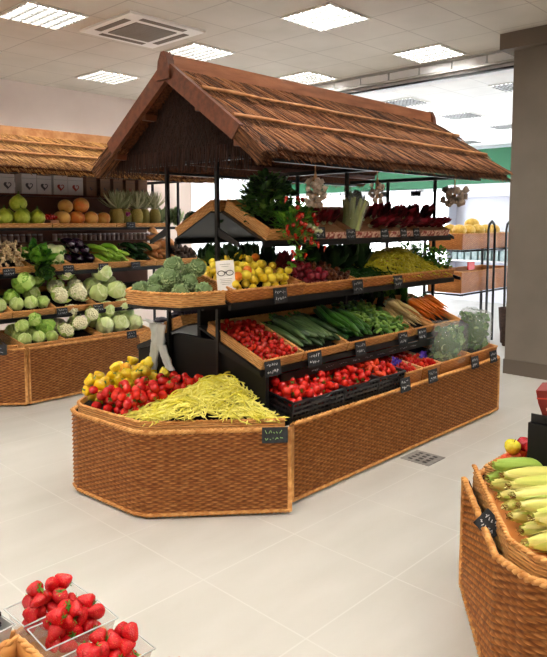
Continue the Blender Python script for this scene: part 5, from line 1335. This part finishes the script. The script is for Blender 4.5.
# jars
jg = mat('pale_preserve_jar', rgb(150, 120, 112), .15, .6, rgb(176, 150, 140), 8); jl = mat('white_jar_lid', rgb(214, 204, 202), .4, .5)
JB = MB().lathe([(.024, 0), (.026, .005), (.026, .05), (.02, .058), (.02, .062)], 12).mesh('jar_glass', jg); JL = MB().lathe([(.0225, 0), (.0225, .014), (.02, .016)], 12, T(0, 0, .062)).mesh('jar_lid', jl)
KJ = ('preserve_jar', None, [('glass', JB), ('lid', JL)])
for row, (xa, xb, z, y) in enumerate(((3.56, 4.05, 1.613, 6.41), (3.40, 4.80, 1.401, 6.41))):
    js = []; n = int((xb - xa) / .058)
    for k in range(n): js.append(spawn(KJ, T(xa + k * .058, y, z), ['small jar with a white lid on the narrow shelf behind the grapefruits', 'small jar with a white lid on the shelf below the pineapples'][row], 'jar', ['jars behind the grapefruits', 'jars below the pineapples'][row]))
for k in range(10): spawn(KJ, T(2.70 + k * .062, 6.44, 1.401), 'small jar with a white lid behind the ginger and lettuce', 'jar', 'jars behind the ginger')
b = MB(); b.box(1.9, 3.34, 6.36, 6.555, 1.385, 1.40); lpart('jar_shelf', b, M['board'])

# ================================================================== PRICE SIGNS
def scribble(mb, w, h, g, rows_=2):
    for r in range(rows_):
        z = h * (.22 - .42 * r); x = -w * .38
        while x < w * .34:
            n = g.randint(2, 4); pts = [(x + k * w * .035, -.0035, z + g.uniform(-.12, .12) * h) for k in range(n)]
            mb.tube(pts, h * .022, 4, flat=1); x += n * w * .035 + w * .04
SN = [0]
def sign(label, x, y, z, w=.115, h=.085, yaw=0, lean=-.12, roll=0, m2='chalk'):
    SN[0] += 1; g = random.Random(SN[0] * 7)
    o = thing('price_sign', label, 'sign', T(x, y, z) @ RZ(yaw) @ RX(lean) @ RY(roll))
    b = MB(); b.box(-w / 2, w / 2, -.002, .002, -h / 2, h / 2); cbd = b.build('chalkboard', M['slate'], o)
    s = MB(); scribble(s, w, h, g); s.build('chalk_writing', M[m2], cbd)
    c = MB(); c.box(-.008, .008, .002, .016, h * .2, h * .3); c.build('clip', M['black'], o); return o
sign('chalkboard price sign with green writing on the near corner of the yellow bean bin', 2.525, 2.415, .455, .14, .085, D(-41.5), -.05, 0, 'chalkgreen')
for x, lb in ((2.70, 'under the cherry tomatoes on the lower shelf'), (3.07, 'between tomatoes and courgettes on the lower shelf'), (3.54, 'below the cucumbers'), (4.05, 'below the gherkins, left of a second sign'), (4.31, 'below the parsnips')):
    sign('dark price sign ' + lb, x, 2.598, .765, .13 if x < 3.2 else .115, .09)
for x, lb in ((2.87, 'in front of the lemons'), (3.64, 'at the joint right of the chestnuts'), (4.13, 'in front of the dull yellow beans')):
    sign('dark price sign ' + lb, x, 2.70, 1.165, .115, .09)
for x, lb, w in ((3.31, 'at the left end of the papered crates, leaning back', .12), (3.65, 'below the bagged celery', .1), (4.05, 'left of the chicory on the top shelf', .095), (4.30, 'in the middle of the chicory crates', .085), (4.48, 'right-hand one of the top shelf signs', .085)):
    sign('dark price sign ' + lb, x, 2.77, 1.515 if x > 3.4 else 1.53, w, .075)
for x, lb in ((3.83, 'between the plum tomatoes and the first wicker tray'), (4.19, 'below the tiny tomatoes'), (4.83, 'between the two bags of salad'), (5.15, 'below the salad bag at the right end')):
    sign('dark price sign ' + lb, x, 2.432, .495, .12, .095)
sign('dark price sign at the left edge on the angled bin', 2.40, 5.625, .505, .2, .09, D(-40))
for x, y, z, lb in ((3.68, 5.463, .50, 'below the white cabbages of the bottom row'), (3.42, 5.63, .775, 'below the white cabbages of the third row'), (3.04, 5.63, .775, 'between savoy cabbages and cauliflowers of the third row'), (3.58, 5.78, 1.155, 'between aubergines and pale courgettes'), (3.96, 5.78, 1.155, 'between pale and dark courgettes'), (3.2, 5.78, 1.155, 'below the pale squashes'), (2.62, 5.78, 1.155, 'below the ginger'), (4.0, 5.915, 1.565, 'below the pineapples')):
    sign('small dark price sign ' + lb, x, y, z, .11, .07)
# handwriting on the black strip above the crates
g = random.Random(77); b = MB()
for k in range(9): scribble(b, .11, .05, g, 1); b.v = [(x - .14, y, z) for x, y, z in b.v]
b.v = [(x + 1.3, y, z) for x, y, z in b.v]
b.build('chalk_writing', M['chalk'], main, True, T(.45, -.596, .675))
# white card with dark printed rings among the artichokes
o = thing('recipe_card', 'white card with two dark printed rings standing in the artichoke tray', 'sign', T(2.50, 2.775, 1.30) @ RZ(D(-35)) @ RX(-.15) @ RY(-.06))
b = MB(); b.box(-.052, .052, -.001, .001, -.085, .085); crd = b.build('card', M['white'], o)
dk = mat('dark_print', rgb(46, 44, 48), .6, .2)
b = MB()
for sx in (-.024, .024):
    b.tube([(sx + .02 * math.cos(a), -.0022, .014 + .014 * math.sin(a)) for a in [2 * PI * k / 16 for k in range(17)]], .004, 5, flat=.5)
b.tube([(-.006, -.0022, .018), (.006, -.0022, .018)], .003, 5); b.build('printed_rings', dk, crd, True)
b = MB(); g = random.Random(3)
for z, w in ((.062, .06), (.05, .04), (-.02, .07), (-.03, .06), (-.04, .066), (-.05, .05)): b.box(-w / 2, w / 2, -.0016, -.0011, z, z + .0022)
b.build('printed_lines', mat('grey_text', rgb(140, 138, 134), .7, .2), crd)

# ================================================================== PLASTIC BAGS ON THE CORNER
pbm = bpy.data.materials.new('thin_white_plastic'); pbm.use_nodes = True; nt = pbm.node_tree; Lk = nt.links.new
p_ = nt.nodes['Principled BSDF']; p_.inputs['Base Color'].default_value = rgb(226, 230, 226); p_.inputs['Roughness'].default_value = .3
tr = nt.nodes.new('ShaderNodeBsdfTransparent'); tl = nt.nodes.new('ShaderNodeBsdfTranslucent'); tl.inputs['Color'].default_value = rgb(226, 230, 226)
m1 = nt.nodes.new('ShaderNodeMixShader'); m1.inputs[0].default_value = .4; m2 = nt.nodes.new('ShaderNodeMixShader'); m2.inputs[0].default_value = .93
Lk(p_.outputs[0], m1.inputs[1]); Lk(tl.outputs[0], m1.inputs[2]); Lk(tr.outputs[0], m2.inputs[1]); Lk(m1.outputs[0], m2.inputs[2]); Lk(m2.outputs[0], nt.nodes['Material Output'].inputs['Surface'])
o = thing('plastic_bags', 'white translucent carrier bags hanging from the black end panel', 'plastic bag', T(2.59, 3.54, .925) @ RZ(D(-8)) @ S(1, 1.3, 1.02))
def crumple(b, pts, rr, seed, flat_):
    m = MB(); m.tube(pts, rr, 18); 
    for x, y, z in m.v:
        n = noise.noise_vector(V((x * 22, y * 22, z * 14 + seed))) * .013
        b.append
    return m
def sheet(path, widths, seed):
    """a crumpled bag lying in the y/z plane, two layers, thickness along x"""
    b = MB(); k = len(path); n = 14
    for side in (-1, 1):
        def fn(u, v):
            i = min(int(u * (k - 1)), k - 2); f = u * (k - 1) - i
            cy = path[i][0] * (1 - f) + path[i + 1][0] * f; cz = path[i][1] * (1 - f) + path[i + 1][1] * f; w = widths[i] * (1 - f) + widths[i + 1] * f
            s = (v - .5) * 2; y = cy + s * w; q = noise.noise(V((y * 30, cz * 16, seed + side)))
            return (side * .014 * math.sqrt(max(0, 1 - s * s)) + .012 * q + .006 * math.sin(s * 9 + seed), y, cz + .004 * q)
        b.grid(24, n, fn)
    return b
sheet([(.0, .01), (.005, -.08), (.0, -.16)], [.085, .068, .06], 1).build('bag_body', pbm, o, True)
sheet([(.03, -.12), (.05, -.2), (.065, -.30)], [.04, .034, .032], 2).build('bag_handle', pbm, o, True)
sheet([(-.03, -.12), (-.07, -.19), (-.115, -.265)], [.04, .034, .034], 3).build('bag_handle', pbm, o, True)
sheet([(.13, .02), (.06, .005), (-.04, .02)], [.018, .022, .02], 4).build('bag_fold', pbm, o, True)
b = MB(); b.tube([(.04, 0, .012), (0, 0, .02), (-.012, 0, .01)], .003, 6); b.build('hook', M['black'], o, True)

# ================================================================== SWEETCORN CORNER
cs = []; g = random.Random(17)
A = V((2.49, 1.225)); B = V((2.10, .90)); bank = []
lay = [(0.02, 0), (.20, 0), (.38, 0), (.56, 0), (.74, 0), (.92, 0), (1.1, 0), (.10, 1), (.29, 1), (.47, 1), (.66, 1), (.84, 1), (1.02, 1)]
dirv = V((.80, -.60)).normalized()
for i, (t, l) in enumerate(lay):
    p = A + (B - A) * t + V((.10, -.08)) * .0
    st_ = p + V((.035, -.02)) + dirv * (.02 * l + g.uniform(-.01, .01)); c = st_ + dirv * .14
    ang = math.atan2(dirv.y, dirv.x) - PI / 2 + g.gauss(0, .06)
    z = .512 + .036 + l * .056
    cs.append(spawn(K_corng[0] if i in (0, 7) else K_corn[i % 3], T(c.x, c.y, z) @ RZ(ang + PI) @ RX(.03 + .05 * l) @ RY(g.uniform(0, 6)) @ S(1.0), '', 'sweetcorn', None))
for i in range(3):
    p = V((2.12, .80 - i * .085)); c = p + V((.15, -.03)); cs.append(spawn(K_corn[i], T(c.x, c.y, .55) @ RZ(PI / 2 + .15 + g.gauss(0, .04)) @ RY(g.uniform(0, 6)), '', 'sweetcorn', None))
ordw = ['hindmost', 'second from the back', 'third from the back', 'fourth from the back', 'fifth from the back', 'sixth from the back', 'seventh from the back', 'eighth from the back', 'ninth from the back', 'tenth from the back', 'eleventh from the back', 'twelfth from the back', 'thirteenth from the back', 'fourteenth from the back', 'fifteenth from the back', 'foremost']
for i, o in enumerate(sorted(cs, key=lambda o: screen(o.matrix_world.translation)[1])): o['label'] = ordw[i] + ' of the husked sweetcorn ears in the corner bin'
sign('tilted black price sign with white writing on the sweetcorn bin', 2.20, 1.035, .515, .085, .075, D(-58), -.25, .75)
wicker_tray('low wicker tray of mixed fruit behind the sweetcorn', .9, .175, .11, T(2.66, 1.105, .431), 'wicker_pale', flat(.08))
fr = []
def fruit(k, x, y, r, lab, cat): 
    z = .512 + r
    for (a, b2, c, q) in fr:
        dd = math.hypot(a - x, b2 - y); s = (r + q) * .95
        if dd < s: z = max(z, c + math.sqrt(s * s - dd * dd))
    fr.append((x, y, z, r)); return spawn(k, T(x, y, z) @ RX(.3) @ RZ(x * 40) @ S(r), lab, cat)
for i in range(9): fruit(K_pe[0], 2.71 + .07 * (i % 5) + .02 * (i // 5), 1.235 - .075 * (i // 5), .032, ['orange-red peach at the near corner of the mixed fruit tray', 'orange-red peach second along the outer edge of the mixed fruit tray', 'orange-red peach third along the outer edge of the fruit tray', 'orange-red peach fourth along the outer edge of the fruit tray', 'orange-red peach fifth along the outer edge of the fruit tray', 'orange-red peach next to the black panel at the near corner', 'second orange-red peach beside the black panel', 'third orange-red peach beside the black panel', 'fourth orange-red peach beside the black panel'][i], 'peach')
fruit(K_ay[0], 2.82, 1.23, .036, 'yellow apple on top of the peaches, left of the dark red apple', 'apple')
fruit(K_ar[0], 2.85, 1.15, .036, 'dark red apple on top of the fruit, nearest the black panel', 'apple')
fruit(K_ar[0], 2.90, 1.21, .034, 'dark red apple behind the yellow apple', 'apple')
# red packet on the black unit
rp = mat('dark_red_packet', rgb(112, 28, 24), .5, .3, rgb(130, 38, 32), 4)
o = thing('red_packet', 'dark red printed packet leaning on top of the black unit at the right edge', 'packet', T(2.71, .985, .788) @ RY(-.20) @ RX(-.12) @ RZ(.1))
b = MB(); b.add([(x, y, z) for z, k in ((0, .8), (.10, 1), (.155, 1)) for x, y in ((-.045 * k, -.09 * k), (.045 * k, -.09 * k), (.045 * k, .06 * k), (-.045 * k, .06 * k))],
    [(3, 2, 1, 0), (8, 9, 10, 11)] + [(a + j, a + (j + 1) % 4, a + 4 + (j + 1) % 4, a + 4 + j) for a in (0, 4) for j in range(4)]); b.build('packet_body', rp, o)
b = MB()
for y, z in ((-.05, .06), (.0, .05), (-.02, .08), (.02, .075)): b.box(-.047, -.0455, y - .012, y + .012, z - .006, z + .006)
b.build('pale_print', mat('pale_print', rgb(226, 170, 150), .6, .2), o)
b = MB(); b.box(-.046, .046, -.092, .062, .118, .124); b.build('fold_line', mat('fold_red', rgb(196, 70, 60), .5, .2), o)
o = thing('card_holder', 'small black clip on the corner of the black unit', 'clip', T(2.665, 1.05, .786)); b = MB(); b.box(-.02, .03, -.035, .03, 0, .012); b.box(-.02, -.012, -.035, .03, .012, .035); b.build('clip_body', M['black'], o)
tag((lambda b: (b.box(2.70, 2.82, .72, .885, .786, .791), b.build('white_card', M['white']))[1])(MB()), 'white card lying on the black unit beside the red packet', 'card')

# ================================================================== STRAWBERRY STAND
TP = [(-.4, .5), (.83, .5), (.83, 1.08), (.775, 1.13), (.775, 1.43), (-.4, 1.43)]
o = thing('wicker_stand', 'wicker stand under the strawberry punnets at the bottom left corner', 'wicker stand', T(-.4, .5, 0))
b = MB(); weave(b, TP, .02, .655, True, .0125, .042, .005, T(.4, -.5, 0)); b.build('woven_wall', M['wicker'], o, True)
b = MB(); b.prism([(x * .985, y * .985 + .012) for x, y in TP], .02, .65, T(.4, -.5, 0)); b.build('top_board', mat('stand_top', rgb(150, 104, 60), .7, .2, rgb(176, 128, 78), 8), o)
b = MB(); braid(b, TP, .655, .011, True, T(.4, -.5, 0)); b.build('rim', M['rim'], o, True)
clear = bpy.data.materials.new('clear_punnet_plastic'); clear.use_nodes = True; nt = clear.node_tree; Lk = nt.links.new
p_ = nt.nodes['Principled BSDF']; p_.inputs['Base Color'].default_value = rgb(240, 244, 244); p_.inputs['Roughness'].default_value = .08; p_.inputs['Specular IOR Level'].default_value = .8
tr = nt.nodes.new('ShaderNodeBsdfTransparent'); mx = nt.nodes.new('ShaderNodeMixShader'); mx.inputs[0].default_value = .22
Lk(tr.outputs[0], mx.inputs[1]); Lk(p_.outputs[0], mx.inputs[2]); Lk(mx.outputs[0], nt.nodes['Material Output'].inputs['Surface'])
def punnet(label, Mx, w, d, h, m=clear, lipm=None):
    o = thing('punnet', label, 'punnet', Mx); b = MB(); t = .012
    def ring(z, k): return [(t * k, t * k, z), (w - t * k, t * k, z), (w - t * k, d - t * k, z), (t * k, d - t * k, z)]
    R_ = [ring(0, 1), ring(h * .5, .5), ring(h, 0)]
    vs = [p for r in R_ for p in r]; fs = [(0, 3, 2, 1)] + [(a + j, a + (j + 1) % 4, a + 4 + (j + 1) % 4, a + 4 + j) for a in (0, 4) for j in range(4)]
    b.add(vs, fs); b.build('tub', m, o)
    r = MB(); q = .004; pts = [(-q, -q, h), (w + q, -q, h), (w + q, d + q, h), (-q, d + q, h), (-q, -q, h)]
    for i in range(4): r.tube([pts[i], pts[i + 1]], .0016, 6)
    r.build('lip', lipm or m, o, True); return o
lipm = mat('clear_plastic_lip', rgb(206, 212, 212), .15, .7)
pz = .668
for i, (x, y, rz, n, hp) in enumerate(((.617, 1.345, .02, 17, .012), (.612, 1.235, -.06, 20, .010), (.605, 1.085, -.04, 24, .012))):
    PMx = T(x, y, pz) @ RZ(rz); nm = ['hindmost strawberry punnet, beside the blackberries', 'middle strawberry punnet', 'foremost strawberry punnet, cut by the bottom edge'][i]
    punnet('clear plastic ' + nm, PMx, .158, .088 if i < 2 else .10, .055, clear, lipm)
    heap(K_straw, PMx, (.010, .148, .010, .078 if i < 2 else .09), n, lambda g: g.uniform(.0165, .020), crown(.158, .088, .005, .0), 'ripe strawberry in the ' + ['hindmost', 'middle', 'foremost'][i] + ' punnet', 'strawberry', 'strawberries in the ' + ['hindmost', 'middle', 'foremost'][i] + ' punnet', 201 + i, push=0,
         rot=lambda g: RZ(g.uniform(0, 6)) @ RX(g.choice((1.3, 1.7, 2.2, .6, 1.0)) + g.uniform(-.3, .3)), tries=120, pack=.8)
punnet('clear plastic punnet of blackberries at the left edge', T(.49, 1.345, pz) @ RZ(.1), .105, .085, .062, mat('frosted_tub', rgb(220, 222, 220), .3, .5), lipm)
heap(K_bb, T(.49, 1.345, pz) @ RZ(.1), (.01, .095, .01, .078), 46, lambda g: g.uniform(.0095, .0115), flat(.012), 'dark blackberry in the punnet at the left edge', 'blackberry', 'blackberries', 210, tries=8)
wicker_tray('small wicker basket edge at the bottom left corner', .12, .16, .05, T(.47, 1.16, .667), 'wicker_pale')

# ================================================================== BEYOND THE COLUMN
rk = thing('fruit_rack', 'black metal fruit rack with tall hoops behind the right end of the stand', 'rack', T(7.6, 4.3, 0))
def rpart(nm, b, m): b.v = [tuple(T(-7.6, -4.3, 0) @ V(p)) for p in b.v]; return b.build(nm, m, rk, True)
for xa in (8.22, 8.75):
    b = MB(); b.tube([(xa, 4.0, .02), (xa, 4.0, 1.50), (xa + .02, 4.0, 1.57), (xa + .09, 4.0, 1.61), (xa + .16, 4.0, 1.57), (xa + .18, 4.0, 1.50), (xa + .18, 4.0, .02)], .017, 8); rpart('hoop', b, M['black'])
for z in (1.25, .70):
    for y in (4.03, 4.55):
        b = MB(); b.box(7.55, 9.2, y - .012, y + .012, z - .024, z - .002); rpart('rail', b, M['black'])
for x in (7.58, 9.18):
    b = MB(); b.box(x - .015, x + .015, 4.54, 4.57, 0, 1.5); rpart('post', b, M['black'])
    for z in (1.25, .70): b = MB(); b.box(x - .012, x + .012, 4.0, 4.57, z - .024, z - .002); rpart('side_rail', b, M['black'])
wicker_tray('wicker tray of yellow melons on the black rack behind the stand', 1.5, .48, .20, T(7.62, 4.05, 1.252), 'wicker', flat(.15))
wicker_tray('lower wicker tray on the black rack behind the stand', 1.5, .48, .27, T(7.62, 4.05, .702), 'wicker', flat(.2))
mm = mat('yellow_melon_skin', rgb(216, 170, 56), .4, .4, rgb(232, 196, 96), 3, .2, 30)
K_mel = [('yellow_melon', MB().ball(1, 18, 12, S(1.2, 1, .95)).mesh('yellow_melon', mm), [('stem_end', MB().ball(.1, 7, 5, T(1.2, 0, 0)).mesh('melon_stem', M['stem']))])]
ml = [spawn(K_mel[0], T(x, y, 1.405 + .085 + z) @ RZ(x * 9) @ S(.085), '', 'melon') for x, y, z in ((7.78, 4.18, 0), (8.02, 4.18, 0), (8.26, 4.18, 0), (8.5, 4.18, 0), (8.74, 4.18, 0), (7.9, 4.38, 0), (8.14, 4.38, 0), (8.38, 4.38, 0), (8.62, 4.38, 0), (8.3, 4.28, .08))]
ordinal(ml, '{} of the yellow melons on the black rack')
tag((lambda b: (b.box(7.7, 7.86, 4.0, 4.02, 1.0, 1.10), b.build('red_label', mat('red_label', rgb(196, 24, 34), .5, .3)))[1])(MB()), 'small red label on the lower tray of the black rack', 'label')
o = thing('waste_basket', 'dark round basket standing behind the bag at the right end of the stand', 'basket', T(8.25, 3.70, 0) @ S(.8))
b = MB(); b.lathe([(.10, 0), (.15, .3), (.17, .62), (.15, .62), (.13, .05)], 20, None, lambda r, q, z: (r * (1 + .02 * math.sin(q * 20)), z)); b.build('basket_body', mat('dark_basket', rgb(44, 32, 28), .7, .2, rgb(74, 54, 44), 40), o, True)
# refrigerated cabinet of the far room
o = thing('refrigerated_cabinet', 'white refrigerated wall cabinet in the bright room beyond the stand', 'cabinet', T(12.5, 3.3, 0))
b = MB(); b.box(0, 1.0, 0, 3.7, 0, .5); b.box(.3, 1.0, 0, 3.7, .5, 2.1); b.box(0, 1.0, 0, 3.7, 2.1, 2.36); b.box(0, .3, 3.66, 3.7, .5, 2.1); b.build('cabinet_body', mat('lilac_white_enamel', rgb(214, 216, 228), .4, .4), o)
for z in (.8, 1.1, 1.4):
    b = MB(); b.box(.02, .3, 0, 3.66, z, z + .025); b.build('shelf', M['alu'], o)
gp = mat('grey_green_goods', rgb(120, 140, 140), .5, .3, rgb(168, 186, 186), 9)
n = 0
for z in (.825, 1.125):
    for k in range(24):
        b = MB(); b.box(12.58, 12.78, 3.36 + k * .15, 3.36 + k * .15 + .11, z + .001, z + .2); tag(b.build('bottle_pack', gp), 'grey-green pack on the shelves of the far refrigerated cabinet', 'pack', 'packs in the far cabinet')
# white counter in the bright background behind the shelves
o = thing('service_counter', 'white counter in the bright room behind the central stand', 'counter', T(10.5, 9.0, 0))
b = MB(); b.box(0, .7, 0, 3.0, 0, .95); b.build('counter_body', M['wallwhite'], o); b = MB(); b.box(-.03, .73, -.03, 3.03, .95, .99); b.build('worktop', M['alu'], o)
b = MB(); b.box(-.012, 0, .3, 1.3, .55, .8); b.build('red_panel', mat('red_panel', rgb(206, 30, 60), .5, .3), o)

# floor drain
o = thing('floor_drain', 'square steel drain cover in the floor in front of the central stand', 'drain', T(3.87, 2.31, .0))
b = MB(); b.box(-.11, .11, -.11, .11, .0005, .004); b.build('cover', mat('drain_steel', rgb(128, 126, 122), .5, .4, rgb(146, 144, 140), 20), o)
b = MB()
for i in range(4):
    for j in range(3): b.box(-.08 + i * .045, -.055 + i * .045, -.07 + j * .055, -.04 + j * .055, .0042, .005)
b.build('slots', M['black'], o)

# ================================================================== LIGHT, CAMERA
w = bpy.data.worlds.new('World'); scene.world = w; w.use_nodes = True
w.node_tree.nodes['Background'].inputs[0].default_value = (.92, .96, 1, 1); w.node_tree.nodes['Background'].inputs[1].default_value = 8
cam = bpy.data.cameras.new('Camera'); co = bpy.data.objects.new('Camera', cam); COL.objects.link(co)
co.location = (0, 0, 1.6); co.rotation_euler = (PI / 2 - PITCH, 0, -YAW)
cam.sensor_fit = 'HORIZONTAL'; cam.sensor_width = 36; cam.lens = 664 / 547 * 36; cam.shift_y = -46.5 / 547; cam.clip_start = .05
scene.camera = co
scene.view_settings.view_transform = 'Standard'; scene.view_settings.look = 'None'; scene.view_settings.gamma = 1; scene.view_settings.use_curve_mapping = False
scene.view_settings.exposure = 0.7
scene.cycles.use_denoising = True
scene.cycles.max_bounces = 6; scene.cycles.transparent_max_bounces = 12
scene.cycles.sample_clamp_indirect = 6
